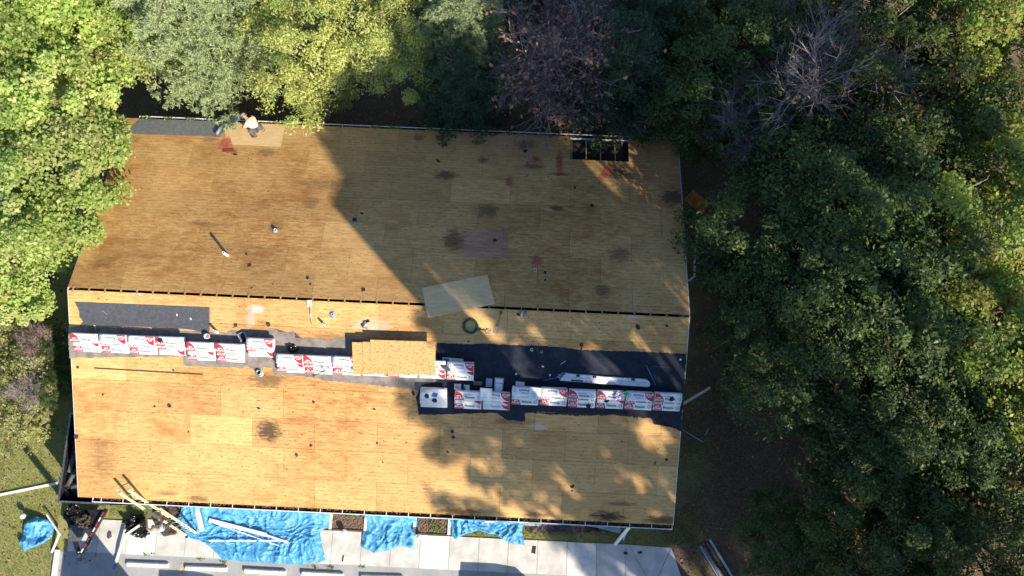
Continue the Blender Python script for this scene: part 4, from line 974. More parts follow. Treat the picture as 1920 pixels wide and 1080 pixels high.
def person(root, K, shirt, pants, hat, boots='boot'):
    """K: joint name -> position in the root's frame."""
    K = {k: Vector(v) for k, v in K.items()}
    J = {}; E = []
    def j(n, p, r): J[n] = (tuple(p), r)
    j('pelvis', K['pelvis'], (.14, .115)); j('waist', K['pelvis'].lerp(K['chest'], .45), (.125, .10)); j('chest', K['chest'], (.155, .115)); j('neck', K['neck'], .058)
    hd = K['head']; up = (hd-K['neck']).normalized()
    j('skull', hd, (.085, .098)); j('crown', hd+up*.085, (.07, .082)); E += [('pelvis', 'waist'), ('waist', 'chest'), ('chest', 'neck'), ('neck', 'skull'), ('skull', 'crown')]
    hands = {}
    for s in 'lr':
        j('sh'+s, K['sh'+s], .072); j('el'+s, K['el'+s], .048); j('wr'+s, K['wr'+s], .032)
        d = (K['wr'+s]-K['el'+s]).normalized(); pal = K['wr'+s]+d*.075; j('pa'+s, pal, (.042, .02))
        E += [('chest', 'sh'+s), ('sh'+s, 'el'+s), ('el'+s, 'wr'+s), ('wr'+s, 'pa'+s)]
        j('hi'+s, K['hi'+s], .098); j('kn'+s, K['kn'+s], .066); j('an'+s, K['an'+s], .046); j('to'+s, K['to'+s], .04)
        E += [('pelvis', 'hi'+s), ('hi'+s, 'kn'+s), ('kn'+s, 'an'+s), ('an'+s, 'to'+s)]
        ac = d.cross(K.get('hn'+s, Vector((0, 0, 1)))).normalized(); bend = K.get('hn'+s, Vector((0, 0, -1))); bend = (bend-d*bend.dot(d)).normalized()
        for q, (o_, l) in enumerate(((-.030, .062), (-.010, .074), (.010, .070), (.030, .055))):
            a = pal+d*.02+ac*o_; b = a+d*l*.55; c = b+(d*.6+bend*.7).normalized()*l*.5
            for nme, pp, rr_ in (('f%da' % q, a, .010), ('f%db' % q, b, .009), ('f%dc' % q, c, .0075)): j(nme+s, pp, rr_)
            E += [('pa'+s, 'f%da' % q+s), ('f%da' % q+s, 'f%db' % q+s), ('f%db' % q+s, 'f%dc' % q+s)]
        t0 = K['wr'+s]+d*.035-ac*.035; t1 = t0+(d*.6-ac*.8).normalized()*.04; t2 = t1+(d*.9+bend*.3).normalized()*.032
        for nme, pp, rr_ in (('ta', t0, .012), ('tb', t1, .010), ('tc', t2, .008)): j(nme+s, pp, rr_)
        E += [('pa'+s, 'ta'+s), ('ta'+s, 'tb'+s), ('tb'+s, 'tc'+s)]
    body = skinmesh('body', J, E, M['skin'], root, 'pelvis', 2)
    # face
    fw = K['face'].normalized(); sd_ = fw.cross(up).normalized(); bm = B()
    tube(bm, [hd+fw*.09+up*.02, hd+fw*.122-up*.012, hd+fw*.098-up*.022], [.008, .014, .009], 8); obj('nose', bm, M['skin'], body, True)
    for s in (-1, 1):
        bm = B(); bmesh.ops.create_uvsphere(bm, u_segments=8, v_segments=6, radius=.012, matrix=Matrix.Translation(hd+fw*.09+sd_*s*.032+up*.022)); obj('eye', bm, M['ink'], body, True)
        bm = B(); bmesh.ops.create_uvsphere(bm, u_segments=8, v_segments=6, radius=.03, matrix=Matrix.Translation(hd+sd_*s*.092) @ Matrix.Diagonal((.5, .8, 1, 1))); obj('ear', bm, M['skin'], body, True)
    bm = B(); tube(bm, [hd+fw*.09-up*.05-sd_*.025, hd+fw*.098-up*.052, hd+fw*.09-up*.05+sd_*.025], .006, 6); obj('mouth', bm, M['red'], body, True)
    # clothes follow the same joints, a little wider
    C = {}; F = []
    def c(n, p, r): C[n] = (tuple(p), r)
    c('pelvis', K['pelvis'], (.19, .17)); c('waist', K['pelvis'].lerp(K['chest'], .45), (.195, .17)); c('chest', K['chest'], (.21, .175)); c('col', K['chest'].lerp(K['neck'], .75), .085); F += [('pelvis', 'waist'), ('waist', 'chest'), ('chest', 'col')]
    for s in 'lr':
        c('sh'+s, K['sh'+s], .098); c('mid'+s, K['sh'+s].lerp(K['el'+s], .75), .076); F += [('chest', 'sh'+s), ('sh'+s, 'mid'+s)]
    skinmesh('shirt', C, F, M[shirt], root, 'pelvis', 2)
    C = {}; F = []; c('pelvis', K['pelvis'], (.135, .12))
    for s in 'lr':
        c('hi'+s, K['hi'+s], .118); c('kn'+s, K['kn'+s], .085); c('an'+s, K['kn'+s].lerp(K['an'+s], .93), .066); F += [('pelvis', 'hi'+s), ('hi'+s, 'kn'+s), ('kn'+s, 'an'+s)]
    skinmesh('trousers', C, F, M[pants], root, 'pelvis', 2)
    for s in 'lr':
        skinmesh('boot', {'a': (tuple(K['an'+s].lerp(K['kn'+s], .12)), .062), 'b': (tuple(K['an'+s]), .058), 'c': (tuple(K['an'+s].lerp(K['to'+s], .6)), .05), 'd': (tuple(K['to'+s]+(K['to'+s]-K['an'+s]).normalized()*.05), .045)}, [('a', 'b'), ('b', 'c'), ('c', 'd')], M[boots], root, 'a', 2)
    # cap: dome and brim
    rot = up.to_track_quat('Z', 'Y').to_matrix().to_4x4(); fl = rot.inverted() @ fw; az = math.atan2(fl.y, fl.x)
    Mx = Matrix.Translation(hd+up*.045) @ rot @ Matrix.Rotation(az, 4, 'Z')
    bm = B(); lathe(bm, [(.112, .0), (.114, .03), (.1, .075), (.06, .105), (.001, .115)], 18, Mx); cap = obj('cap', bm, M[hat], root, True)
    bm = B(); slab(bm, [(.09*math.cos(a)+.02, .1*math.sin(a)) for a in [math.pi*(-.5+i/8) for i in range(9)]]+[(.1+.09*math.cos(a), .085*math.sin(a)) for a in [math.pi*(.5-i/8) for i in range(9)]], .0, .01)
    for v in bm.verts: v.co = Mx @ v.co
    obj('brim', bm, M[hat], cap)
# roofer crouching at the back eave, bent over the membrane, head to the upper left
p = onroof(486, 245, 1); q = RFI[1] @ p
rp = rootm('person', Matrix.Translation(p) @ Matrix.Scale(1.05, 4), 'person in a bright orange shirt and cap crouching at the back eave', 'person')
def zr(x, y): return -RISE/HW*y                              # deck height in the person's frame
def fk(x, y, h): return (x, y, zr(x, y)+h)
person(rp, {'pelvis': fk(.02, -.02, .42), 'chest': fk(-.20, .14, .66), 'neck': fk(-.33, .25, .74), 'head': fk(-.42, .33, .80), 'face': (-.6, .45, -.65),
            'shl': fk(-.31, -.02, .66), 'ell': fk(-.50, -.06, .44), 'wrl': fk(-.60, .06, .24), 'shr': fk(-.10, .31, .66), 'elr': fk(-.28, .42, .42), 'wrr': fk(-.46, .32, .22), 'hnl': (0, 0, -1), 'hnr': (0, 0, -1),
            'hil': fk(-.02, -.12, .40), 'knl': fk(-.26, -.22, .47), 'anl': fk(-.02, -.30, .085), 'tol': fk(-.18, -.32, .05), 'hir': fk(.10, .06, .40), 'knr': fk(.02, .20, .50), 'anr': fk(.22, -.02, .085), 'tor': fk(.12, .10, .05)}, 'hivis', 'jeans', 'hat_grey')
# worker climbing the ladder
base = P0.lerp(PT, .29); up_n = nl
def lp(along, sidew, out): return tuple(P0 + dirl*along + side*sidew + nl*out)
Lt = (PT-P0).length
rp = empty('person', (0, 0, 0), 0, 'person in a pale blue shirt and tan cap climbing the ladder', 'person')
fa = 1.5
Z = Vector((0, 0, 1))
def lz(along, sidew, out, h): return tuple(P0 + dirl*along + side*sidew + nl*out + Z*h)
person(rp, {'pelvis': lz(fa, 0, .22, .80), 'chest': lz(fa, 0, .26, 1.2), 'neck': lz(fa, 0, .24, 1.40), 'head': lz(fa, 0, .22, 1.54), 'face': tuple(-nl*.8+dirl*.3),
            'shl': lz(fa, .19, .25, 1.30), 'ell': lz(fa+.25, .30, .26, 1.05), 'wrl': lp(fa+1.0, .24, .10), 'shr': lz(fa, -.19, .25, 1.30), 'elr': lz(fa+.3, -.30, .28, 1.1), 'wrr': lp(fa+1.2, -.24, .10), 'hnl': tuple(-nl), 'hnr': tuple(-nl),
            'hil': lz(fa, .10, .20, .76), 'knl': lz(fa+.1, .13, .26, .42), 'anl': lp(fa+.02, .11, .11), 'tol': lp(fa+.05, .11, -.02), 'hir': lz(fa, -.10, .20, .76), 'knr': lz(fa+.32, -.14, .26, .52), 'anr': lp(fa+.33, -.11, .12), 'tor': lp(fa+.36, -.11, -.01)}, 'blueshirt', 'jeans', 'hat_tan')

# ------------------------------------------------------------------ trees
def leaves_from(P, Nrm, size, rr, aspect=.55, fold=.25):
    n = len(P)
    Nrm = Nrm/np.linalg.norm(Nrm, axis=1)[:, None]
    a = rr.normal(size=(n, 3)); a -= Nrm*(a*Nrm).sum(1)[:, None]; a /= np.linalg.norm(a, axis=1)[:, None]
    b = np.cross(Nrm, a); s = (size*(.4+1.2*rr.random(n)**1.4))[:, None]
    droop = Nrm*s*fold
    return np.stack([P-a*s*.5, P+b*s*.5*aspect-droop*.5, P+a*s*.5-droop, P-b*s*.5*aspect-droop*.5], 1).reshape(-1, 3)
def broad_crown(name, seed, R, zc, rz, nclump, nleaf, leaf, aspect=.6, cr=(.55, 1.0), hollow=.55):
    rr = np.random.default_rng(seed)
    d = rr.normal(size=(nclump*3, 3)); d /= np.linalg.norm(d, axis=1)[:, None]; d = d[d[:, 2] > -.45][:nclump]; k = len(d)
    lob = 1+.20*np.sin(3*np.arctan2(d[:, 1], d[:, 0])+seed)+.13*np.sin(5*np.arctan2(d[:, 1], d[:, 0])+2.1*seed)+.10*rr.normal(size=k)
    rad = (hollow+(1-hollow)*rr.random(k)**.6)*lob
    C = d*rad[:, None]*np.array([R, R, rz])
    w = rr.random(k)+.4; w /= w.sum()
    idx = rr.choice(k, nleaf, p=w); cs = rr.uniform(cr[0], cr[1], k)
    g = rr.normal(size=(nleaf, 3)); g /= np.linalg.norm(g, axis=1)[:, None]; g *= (rr.random(nleaf)**.45*(1+.10*np.abs(rr.normal(size=nleaf))))[:, None]
    g[:, 2] *= .62; out = C[idx]/(np.linalg.norm(C[idx], axis=1)[:, None]+1e-6)
    P = C[idx]+g*cs[idx][:, None]; P[:, 2] -= .22*(g[:, 0]**2+g[:, 1]**2)*cs[idx]
    Nn = out*.5+g*.5+np.array([0, 0, .8])+rr.normal(size=(nleaf, 3))*.55
    P[:, 2] += zc
    V = leaves_from(P, Nn, leaf, rr, aspect)
    o = quadmesh(name, V, M['oak']); me = o.data; bpy.data.objects.remove(o)
    C[:, 2] += zc; return me, C
def limb_mesh(name, seed, C, zc, h, r0, nl, lean=.4):
    rr = random.Random(seed); bm = B()
    top = Vector((rr.uniform(-lean, lean), rr.uniform(-lean, lean), zc+.6))
    P = [Vector((0, 0, -.1)), Vector((rr.uniform(-.1, .1), rr.uniform(-.1, .1), h*.3)), Vector((top.x*.5, top.y*.5, zc*.7)), top]
    tube(bm, P, [r0*1.25, r0, r0*.8, r0*.4], 9)
    for i in range(min(nl, len(C))):
        e = Vector(C[(i*7) % len(C)]); t = rr.uniform(.35, .95); s = P[1].lerp(P[2], min(1, t*1.5)) if t < .66 else P[2].lerp(P[3], (t-.66)*3)
        m1 = s.lerp(e, .45)+Vector((rr.uniform(-.25, .25), rr.uniform(-.25, .25), rr.uniform(.0, .5))); rl = r0*rr.uniform(.22, .42)
        tube(bm, [s, m1, e], [rl, rl*.65, rl*.2], 5, False)
        for _ in range(3):
            e2 = e+Vector((rr.gauss(0, .6), rr.gauss(0, .6), rr.gauss(.1, .4))); tube(bm, [m1.lerp(e, .6), m1.lerp(e2, .8)+Vector((0, 0, .1)), e2], [rl*.3, rl*.2, rl*.08], 3, False)
    me = bpy.data.meshes.new(name); bm.to_mesh(me); bm.free(); me.polygons.foreach_set('use_smooth', [True]*len(me.polygons)); return me
def pine_crown(name, seed, R, H, nwh, needles=17, ln=.15):
    rr = np.random.default_rng(seed); T, D = [], []; limbs = []
    for w in range(nwh):
        z = H*(.22+.76*w/(nwh-1)); f = 1-((z/H-.22)/.78); reach = R*(.22+.78*f**.75)
        nb = int(6+3*f)
        for b in range(nb):
            a = 2*math.pi*(b/nb)+w*1.3+rr.normal()*.2; L = reach*rr.uniform(.75, 1.1); up = rr.uniform(.05, .28)
            dirb = np.array([math.cos(a), math.sin(a), up]); perp = np.array([-math.sin(a), math.cos(a), 0])
            limbs.append((np.array([0, 0, z]), np.array([0, 0, z])+dirb*L))
            nt_ = int(26*L)
            t = rr.uniform(.22, 1.02, nt_); lat = rr.normal(size=nt_)*.20*L*(1.15-t)+rr.normal(size=nt_)*.12
            p = np.array([0, 0, z])+dirb*(t*L)[:, None]+perp*lat[:, None]+np.array([0, 0, 1])*(rr.normal(size=nt_)*.10-.10*np.abs(lat)+.05)[:, None]
            dd = dirb*.8+perp*(np.sign(lat)*.5)[:, None]+np.array([0, 0, .55]); T.append(p); D.append(dd)
    T = np.concatenate(T); D = np.concatenate(D); D /= np.linalg.norm(D, axis=1)[:, None]
    n = len(T); P = np.repeat(T, needles, 0); A = np.repeat(D, needles, 0)+rr.normal(size=(n*needles, 3))*.62; A /= np.linalg.norm(A, axis=1)[:, None]
    L = (ln*(.7+.6*rr.random(n*needles)))[:, None]; S = np.cross(A, rr.normal(size=A.shape)); S /= np.linalg.norm(S, axis=1)[:, None]; wd = .0105
    V = np.stack([P-S*wd*.6, P+S*wd*.6, P+A*L+S*wd, P+A*L-S*wd], 1).reshape(-1, 3)
    o = quadmesh(name, V, M['pine']); me = o.data; bpy.data.objects.remove(o)
    bm = B(); tube(bm, [(0, 0, -.1), (0.03, 0, H*.5), (0, .02, H*.98)], [.2, .13, .02], 8)
    for a, b in limbs: tube(bm, [a, (a+b)/2-np.array([0, 0, .05]), b], [.04, .025, .008], 4, False)
    tm = bpy.data.meshes.new('trunk'); bm.to_mesh(tm); bm.free(); return me, tm
def twig_crown(name, seed, R, H, n1=42):
    rr = np.random.default_rng(seed); segs = []
    def grow(p, d, L, r, lev):
        q = p+d*L; segs.append((p, q, r))
        if lev == 0: return
        for _ in range(4 if lev > 1 else 5):
            t = rr.uniform(.35, 1.0); nd = d+rr.normal(size=3)*.55; nd[2] += .12; nd /= np.linalg.norm(nd); grow(p+d*L*t, nd, L*rr.uniform(.5, .75), r*.55, lev-1)
    for k in range(n1):
        a = rr.uniform(0, 6.3); el = rr.uniform(.15, 1.2); d = np.array([math.cos(a)*math.cos(el), math.sin(a)*math.cos(el), math.sin(el)]); grow(np.array([0, 0, H*rr.uniform(.35, .6)]), d, R*rr.uniform(.4, .6), .035, 3)
    Pa = np.array([s[0] for s in segs]); Pb = np.array([s[1] for s in segs]); r = np.array([max(s[2], .006) for s in segs])[:, None]
    ax = Pb-Pa; ax /= np.linalg.norm(ax, axis=1)[:, None]; S = np.cross(ax, rr.normal(size=ax.shape)); S /= np.linalg.norm(S, axis=1)[:, None]; U = np.cross(ax, S)
    V = np.concatenate([np.stack([Pa-q*r, Pa+q*r, Pb+q*r*.6, Pb-q*r*.6], 1).reshape(-1, 3) for q in (S, U)])
    o = quadmesh(name, V, M['twig']); me = o.data; bpy.data.objects.remove(o)
    bm = B(); tube(bm, [(0, 0, -.1), (.1, 0, H*.3), (0, .1, H*.6)], [.16, .12, .06], 8); tm = bpy.data.meshes.new('trunk'); bm.to_mesh(tm); bm.free()
    return me, tm, Pb

PROTO = {}
for key, seed, ncl, nl, leaf, asp, cr in (('mapleA', 11, 210, 66000, .14, .72, (.3, .9)), ('mapleB', 12, 200, 64000, .14, .72, (.3, .9)), ('oakA', 13, 200, 42000, .15, .5, (.25, .9)), ('oakB', 14, 190, 40000, .15, .5, (.25, .9)), ('yellow', 15, 210, 52000, .13, .42, (.22, .9))):
    cm, C = broad_crown('crown', seed, 4.0, 6.4, 3.3, ncl, nl, leaf, asp, cr); PROTO[key] = (cm, limb_mesh('trunk', seed, C, 5.4, 8, .2, 26), 6.6)
cm, C = broad_crown('crown', 31, 4.0, 6.4, 3.3, 95, 30000, .17, .55, (.4, .8), .4); PROTO['sparse'] = (cm, limb_mesh('trunk', 31, C, 5.4, 8, .2, 60), 6.6)
cm, C = broad_crown('crown', 41, 5.0, 18.2, 4.2, 66, 11000, .34, .6, (.5, 1.2), .3); PROTO['tall'] = (cm, limb_mesh('trunk', 41, C, 16, 20, .34, 22), 18)
cm, C = broad_crown('crown', 42, 5.0, 24, 3.0, 70, 15000, .34, .6, (.6, 1.2), .25); PROTO['high'] = (cm, limb_mesh('trunk', 42, C, 22, 24, .34, 20), 24)  # crown for unseen trees that fill gaps in the roof shade
cm, C = broad_crown('crown', 43, 5.0, 24, 1.6, 90, 15000, .42, .6, (.8, 1.5), .1); PROTO['spread'] = (cm, limb_mesh('trunk', 43, C, 22, 24, .34, 20), 24)  # flat crown shaped for unseen trees that shade the back slope
cm, C = broad_crown('crown', 44, 1.7, 1.3, 1.0, 90, 9000, .085, .6, (.18, .42), .3); PROTO['bush'] = (cm, limb_mesh('trunk', 44, C, .9, 1.4, .04, 50), 1.4)
cm, tm = pine_crown('crown', 51, 3.4, 10.5, 17); PROTO['pineA'] = (cm, tm, 6.5)
cm, tm = pine_crown('crown', 52, 3.2, 10.0, 14, 16); PROTO['pineB'] = (cm, tm, 6.2)
cm, tm, TP = twig_crown('branches', 61, 3.2, 8.5); PROTO['bare'] = (cm, tm, 6.0)
rr_ = np.random.default_rng(3); sel = TP[rr_.random(len(TP)) < .75]
RL = leaves_from(sel+rr_.normal(size=sel.shape)*.12, rr_.normal(size=sel.shape)+np.array([0, 0, 1]), .13, rr_, .6); _o = quadmesh('crown', RL, M['redbrown']); RLM = _o.data; bpy.data.objects.remove(_o)
ntree = [0]
def setm(o, m):
    for sl in o.material_slots: sl.link = 'OBJECT'; sl.material = m
def tree(kind, px, py, s, leafm, label, group, name='tree', rz=None, zc=None, loc=None, bark='bark', sz=1.0, cat='tree'):
    cm, tm, zmid = PROTO[kind]; zz = zmid*s*sz if zc is None else zc
    p = Vector(loc) if loc else onz(px, py, zz)
    ntree[0] += 1
    r = empty(name, (p.x, p.y, 0), rz if rz is not None else ntree[0]*2.4, label, cat, group); r.scale = (s, s, s*sz)
    t = bpy.data.objects.new('trunk', tm); link(t, r)
    if not tm.materials: tm.materials.append(M['bark'])
    setm(t, M[bark])
    if kind == 'bare':
        b = bpy.data.objects.new('branches', cm); link(b, r); setm(b, M['twig'])
        if leafm:
            c = bpy.data.objects.new('crown', RLM); link(c, r); setm(c, M[leafm])
    else:
        c = bpy.data.objects.new('crown', cm); link(c, r); setm(c, M[leafm])
    return r
GL, GT, GW = 'bright maples left of the hall', 'trees behind the hall', 'dark woods right of the hall'
tree('mapleA', 5, 95, 1.05, 'maple', 'bright yellow-green maple filling the upper left corner', GL, 'maple_tree')
tree('mapleB', 45, 255, .98, 'maple', 'bright green maple overhanging the back left roof corner', GL, 'maple_tree')
tree('mapleA', -65, 470, .86, 'maple', 'bright green maple beside the left end of the ridge', GL, 'maple_tree')
tree('mapleB', 150, 60, .72, 'maple', 'smaller maple between the corner maple and the pale pine', GL, 'maple_tree')
tree('pineA', 350, 14, 1.05, 'pine', 'large pale grey-green pine touching the back gutter at the left', GT, 'pine_tree', rz=5.72)
tree('pineB', 300, -40, 1.0, 'pine', 'pale pine crown at the top edge behind the large one', GT, 'pine_tree')
tree('pineB', 500, -5, .72, 'pine', 'small pale pine right of the large one above the crouching person', GT, 'pine_tree')
tree('yellow', 615, 40, .84, 'yellow_leaf', 'sunlit yellow tree in the middle of the back row', GT, 'yellow_tree')
tree('yellow', 770, 30, .74, 'yellow_leaf', 'yellow-green tree right of the sunlit yellow one', GT, 'yellow_tree')
tree('mapleA', 600, 160, .34, 'yellow_leaf', 'low green-yellow sapling below the sunlit yellow tree', GT, 'sapling')
tree('pineA', 868, 60, .84, 'pine', 'half-lit light green pine at the edge of the shade', GT, 'pine_tree')
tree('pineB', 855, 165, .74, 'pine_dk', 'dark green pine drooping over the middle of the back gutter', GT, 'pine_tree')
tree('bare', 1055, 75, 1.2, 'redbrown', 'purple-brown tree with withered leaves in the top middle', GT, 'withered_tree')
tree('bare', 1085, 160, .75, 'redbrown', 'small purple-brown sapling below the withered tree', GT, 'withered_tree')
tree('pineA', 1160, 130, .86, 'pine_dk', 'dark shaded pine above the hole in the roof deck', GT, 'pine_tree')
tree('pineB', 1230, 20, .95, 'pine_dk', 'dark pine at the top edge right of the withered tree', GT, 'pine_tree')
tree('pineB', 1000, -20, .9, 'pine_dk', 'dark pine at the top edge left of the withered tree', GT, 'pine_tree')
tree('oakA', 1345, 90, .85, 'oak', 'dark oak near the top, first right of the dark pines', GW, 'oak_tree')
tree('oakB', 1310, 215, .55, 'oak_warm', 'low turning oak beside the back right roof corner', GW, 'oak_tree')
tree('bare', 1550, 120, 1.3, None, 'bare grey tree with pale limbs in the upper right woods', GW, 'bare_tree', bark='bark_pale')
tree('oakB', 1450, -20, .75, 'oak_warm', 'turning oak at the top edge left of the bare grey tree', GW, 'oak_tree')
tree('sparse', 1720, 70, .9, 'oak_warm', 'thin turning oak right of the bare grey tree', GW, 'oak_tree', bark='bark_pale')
tree('mapleB', 1850, 60, .95, 'oak_lit', 'sunlit yellow-green oak in the upper right corner', GW, 'oak_tree', bark='bark_pale')
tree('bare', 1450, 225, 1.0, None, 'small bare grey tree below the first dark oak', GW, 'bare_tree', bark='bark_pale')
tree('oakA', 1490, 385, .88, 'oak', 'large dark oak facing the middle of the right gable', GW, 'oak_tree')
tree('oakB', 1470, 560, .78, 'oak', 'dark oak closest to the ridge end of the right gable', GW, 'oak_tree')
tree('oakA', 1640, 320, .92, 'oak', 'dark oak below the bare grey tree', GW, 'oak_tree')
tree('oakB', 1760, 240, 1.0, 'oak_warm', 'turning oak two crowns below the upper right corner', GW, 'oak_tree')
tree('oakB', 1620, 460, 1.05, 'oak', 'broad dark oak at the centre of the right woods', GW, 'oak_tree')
tree('mapleB', 1850, 395, 1.0, 'oak_lit', 'sunlit yellow-green oak at the right edge above the long bare limb', GW, 'oak_tree', bark='bark_pale')
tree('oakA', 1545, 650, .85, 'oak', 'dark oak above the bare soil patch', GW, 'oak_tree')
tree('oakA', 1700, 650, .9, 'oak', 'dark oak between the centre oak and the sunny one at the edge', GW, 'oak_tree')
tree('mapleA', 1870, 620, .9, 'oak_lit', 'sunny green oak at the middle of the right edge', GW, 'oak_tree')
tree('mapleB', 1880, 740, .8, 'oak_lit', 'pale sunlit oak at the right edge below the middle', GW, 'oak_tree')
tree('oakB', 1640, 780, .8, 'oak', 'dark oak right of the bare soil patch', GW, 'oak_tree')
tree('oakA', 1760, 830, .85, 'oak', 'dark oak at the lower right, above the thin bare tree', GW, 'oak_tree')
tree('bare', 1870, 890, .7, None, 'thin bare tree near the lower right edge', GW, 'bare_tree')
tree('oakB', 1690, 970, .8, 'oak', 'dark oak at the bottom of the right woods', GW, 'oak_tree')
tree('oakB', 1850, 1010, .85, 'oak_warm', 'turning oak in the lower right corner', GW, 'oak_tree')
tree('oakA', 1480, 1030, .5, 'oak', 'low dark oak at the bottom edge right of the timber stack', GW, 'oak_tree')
tree('oakB', 1600, 1060, .62, 'oak_warm', 'turning oak at the bottom edge between two dark oaks', GW, 'oak_tree')
# shrubs at the left
GS2 = 'shrubs left of the hall'
tree('bush', 40, 690, 1.05, 'shrub', 'yellow-green shrub on the lawn left of the shingle stacks', GS2, 'shrub', cat='shrub')
tree('bush', 22, 775, .9, 'shrub', 'fading grey-green shrub on the lawn, lowest of the group', GS2, 'shrub', cat='shrub')
tree('bare', 60, 640, .35, 'redbrown', 'reddish twiggy shrub below the left maple', GS2, 'shrub', cat='shrub')
tree('bush', 0, 640, .9, 'shrub', 'yellow shrub at the left edge beside the reddish one', GS2, 'shrub', cat='shrub')
tree('bare', 45, 730, .36, None, 'bare grey twiggy shrub among the yellow ones', GS2, 'shrub', cat='shrub')
tree('oakA', 100, 720, .22, 'oak', 'small dark plant in the shade against the left gable', GS2, 'shrub', cat='shrub')
tree('oakB', 108, 650, .22, 'oak', 'upper small dark plant in the shade against the left gable', GS2, 'shrub', cat='shrub')
tree('sparse', 72, 790, .14, 'shrub', 'little leafy sprig at the edge of the shade on the lawn', GS2, 'shrub', cat='shrub')
p = onz(42, 820, 0); bm = B(); tube(bm, [(0, 0, 0), (0, 0, 1.25)], .035, 8); o = obj('post', bm, M['rust'], None); o.location = (p.x, p.y, 0); tag(o, 'thin rusty post standing in the lawn beside the shrubs', 'post')

# ------------------------------------------------------------------ unseen chimney and oaks added outside the frame to throw the shade
TIP = onroof(642, 407, 1); HDIR = Vector((math.sin(SUN_AZ), -math.cos(SUN_AZ), 0)); PERP = Vector((math.cos(SUN_AZ), math.sin(SUN_AZ), 0))
D = 25.0; CW = 1.15; top_z = TIP.z + D*math.tan(SUN_EL)
cc = TIP + HDIR*D + PERP*CW/2; ch = empty('unseen_chimney', (cc.x, cc.y, 0), SUN_AZ, 'unseen tall brick chimney added beyond the sidewalk to cast a sharp shadow', 'chimney')
bm = B(); box(bm, -CW/2, CW/2, -CW/2, CW/2, 0, top_z-.5); obj('shaft', bm, M['brick'], ch)
bm = B(); box(bm, -CW/2-.004, CW/2+.004, -CW/2-.004, CW/2+.004, top_z-.498, top_z); obj('cap', bm, M['conc_lt'], ch)
def shade_tree(u, w, s, zc, kind='tall', rz=None):            # u across, w up in the sun's view; zc crown height
    g = (zc-w)/math.tan(SUN_EL); q = PERP*u+HDIR*g
    return tree(kind, 0, 0, s, 'oak', 'unseen tall oak added beyond the lower right to cast shade', 'tall oaks added out of view', 'oak_tree', loc=(q.x, q.y, 0), sz=zc/(PROTO[kind][2]*s), rz=rz)
for a in ((1.3, -2.4, .80, 24), (6.6, 2.6, .85, 26), (5.9, 4.6, .62, 25), (5.6, 7.8, .46, 25, 'high'), (7.8, 7.6, .6, 26, 'high'), (10.2, 5.4, .95, 27), (16.3, 7.0, .75, 26), (19.5, 9, .55, 25), (6.8, -7.5, .9, 22), (13.5, 9.8, .8, 28), (1.0, -9.6, .5, 20), (5.2, -11, .6, 21), (3.45, 6.2, .30, 25, 'spread'), (6.3, 8.3, .36, 26, 'spread')): shade_tree(*a)

# ------------------------------------------------------------------ unseen vehicles added just outside the frame for the shadows that reach into it
def vehicle(name, loc, rz, prof, w, label, paint='van', wheels=(-1.3, 1.4), group=None):
    """prof: side outline (length, height) with the nose at +x."""
    r = empty(name, loc, rz, label, 'vehicle', group)
    bm = B(); rows = []; top_ = max(z for _, z in prof)
    for y, k in ((-w/2, .0), (-w/2+.12, .06), (w/2-.12, .06), (w/2, .0)):
        rows.append([bm.verts.new((x, y*(.84 if (z > 1.4 and top_ < 2) else 1), z+(k if z > 1.2 else 0)-(.16 if (abs(y) > w/2-.05 and z > 1.5) else 0))) for x, z in prof])
    n = len(prof)
    for a, b in zip(rows, rows[1:]):
        for i in range(n): bm.faces.new((a[i], a[(i+1) % n], b[(i+1) % n], b[i]))
    bm.faces.new(rows[0][::-1]); bm.faces.new(rows[-1]); bmesh.ops.recalc_face_normals(bm, faces=bm.faces[:])
    obj('body', bm, M[paint], r)
    top = max(z for _, z in prof)
    for s in (-1, 1):
        bm = B(); box(bm, -.9, .9, s*(w/2*(.9 if top < 2 else 1)+.006)-.006, s*(w/2*(.9 if top < 2 else 1)+.006)+.006, top-.7, top-.3); obj('side_window', bm, M['glass'], r)
        for x in wheels:
            bm = B(); lathe(bm, [(.001, -.11), (.22, -.11), (.33, -.1), (.35, 0), (.33, .1), (.22, .11), (.001, .11)], 20, Matrix.Translation((x, s*(w/2-.08), .355)) @ Matrix.Rotation(math.pi/2, 4, 'X')); wh = obj('wheel', bm, M['tyre'], r, True)
            bm = B(); lathe(bm, [(.001, -.115), (.2, -.115), (.2, .115), (.001, .115)], 16, Matrix.Translation((x, s*(w/2-.08), .355)) @ Matrix.Rotation(math.pi/2, 4, 'X')); obj('rim', bm, M['alu'], wh)
        bm = B(); box(bm, prof[1][0]-.06, prof[1][0]+.03, s*w*.36-.14, s*w*.36+.14, .62, .78, bevel=.02); obj('headlight', bm, M['inkw'], r)
    return r
car = [(-2.2, .35), (2.25, .35), (2.3, .75), (2.1, .98), (1.25, 1.08), (.55, 1.66), (.1, 1.78), (-1.6, 1.76), (-2.15, 1.2), (-2.25, .8)]
q = onz(897, 1049, 0)+HDIR*(1.74/math.tan(SUN_EL)); vehicle('unseen_car', (q.x, q.y-1.75, .012), -math.pi/2, car, 1.95, 'unseen parked car added below the frame in front of the right mulch bed', wheels=(-1.4, 1.45), group='cars parked out of view')
q = onz(333, 1066, 0)+HDIR*(1.74/math.tan(SUN_EL)); vehicle('unseen_car', (q.x, q.y-1.75, .012), -math.pi/2, car, 1.9, 'unseen parked car added below the frame in front of the big blue tarp', wheels=(-1.4, 1.45), group='cars parked out of view')
truck = [(-3.2, .45), (3.1, .45), (3.1, 1.1), (2.9, 1.25), (2.5, 2.2), (1.6, 2.3), (1.55, 2.9), (-3.2, 2.9)]
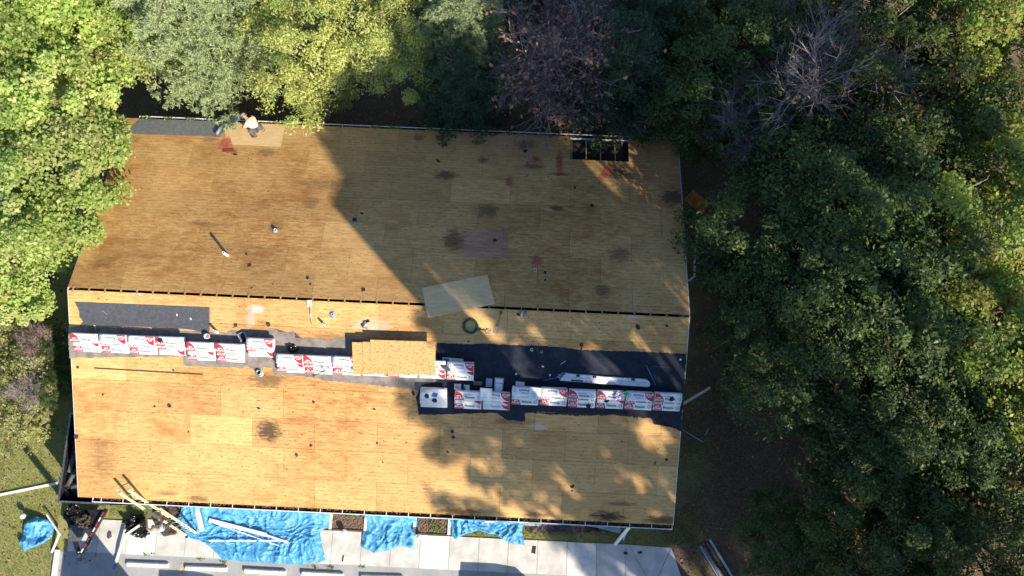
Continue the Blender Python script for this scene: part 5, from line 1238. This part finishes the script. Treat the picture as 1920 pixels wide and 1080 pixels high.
q = onz(170, 1000, 0)+HDIR*(2.9/math.tan(SUN_EL)); vehicle('unseen_box_truck', (-9.95, -16.3, .012), -math.pi/2, truck, 1.4, 'unseen box truck added below the frame for its shadow by the trailer tongue', wheels=(-2, 2.1))

# ------------------------------------------------------------------ grass, fallen leaves, weeds
rg = np.random.default_rng(5)
def patch(n, x0, x1, y0, y1, z=.0):
    return np.stack([rg.uniform(x0, x1, n), rg.uniform(y0, y1, n), np.full(n, z)+rg.random(n)*.03], 1)
def blades(name, P, h, m, label, cat):
    n = len(P); a = rg.uniform(0, 6.3, n); d = np.stack([np.cos(a), np.sin(a), np.zeros(n)], 1); t = rg.normal(size=(n, 3))*.5; t[:, 2] = 1
    hh = (h*(.5+rg.random(n)))[:, None]; w = .007
    V = np.stack([P-d*w, P+d*w, P+t*hh+d*w*.3, P+t*hh-d*w*.3], 1).reshape(-1, 3)
    return tag(quadmesh(name, V, m), label, cat, kind='stuff')
G = np.concatenate([patch(60000, -20, -11.9, -12.5, 2.5), patch(14000, 3.0, 13.4, -9.05, -7.4), patch(6000, -11.8, -5, -9.0, -7.4), patch(9000, 11.9, 15.5, -10, -2)])
G = G[~((G[:, 0] > -13.95) & (G[:, 1] < -9.05))]
blades('grass', G, .07, M['grass'], 'short mown grass around the hall', 'grass')
Lf = np.concatenate([patch(9000, 11.9, 30, -13, 18), patch(6000, -12, 30, 8.2, 20), patch(900, -20, -12, -12, 3), patch(120, 3, 12, -9, -7.6)])
o = scatter_quads('fallen_leaves', Lf+np.array([0, 0, .02]), .12, M['litter'], None, 8, .35); tag(o, 'fallen brown leaves scattered over soil and lawn', 'leaves', kind='stuff')
W = []
for px, py in ((376, 1048), (420, 1054), (275, 1040), (285, 1038), (590, 1064), (620, 1065), (680, 1063)):
    c = onz(px, py, .02); W += [(c.x+rg.normal()*.09, c.y+rg.normal()*.04, .03+rg.random()*.05) for _ in range(26)]
for px, py, k in ((815, 985, 90), (822, 992, 60), (660, 965, 60)):
    c = onz(px, py, .1); W += [(c.x+rg.normal()*.14, c.y+rg.normal()*.12, .13+rg.random()*.1) for _ in range(k)]
o = scatter_quads('weeds', W, .07, M['weed'], None, 9, .6); tag(o, 'small weeds in the pavement joints and mulch beds', 'weeds', kind='stuff')

# unseen utility pole added outside the frame; its long shadow crosses the lawn
up_ = empty('unseen_utility_pole', (-9.75, -12.5, 0), 0, 'unseen wooden utility pole added just below the frame for its lawn shadow', 'pole')
bm = B(); tube(bm, [(0, 0, -.2), (0, 0, 5), (0, 0, 10.5)], [.16, .145, .12], 12); obj('shaft', bm, M['bark'], up_, True)
bm = B(); bar(bm, (-.8, 0, 9.9), (.8, 0, 9.9), .1, .12); obj('crossarm', bm, M['lumber'], up_)
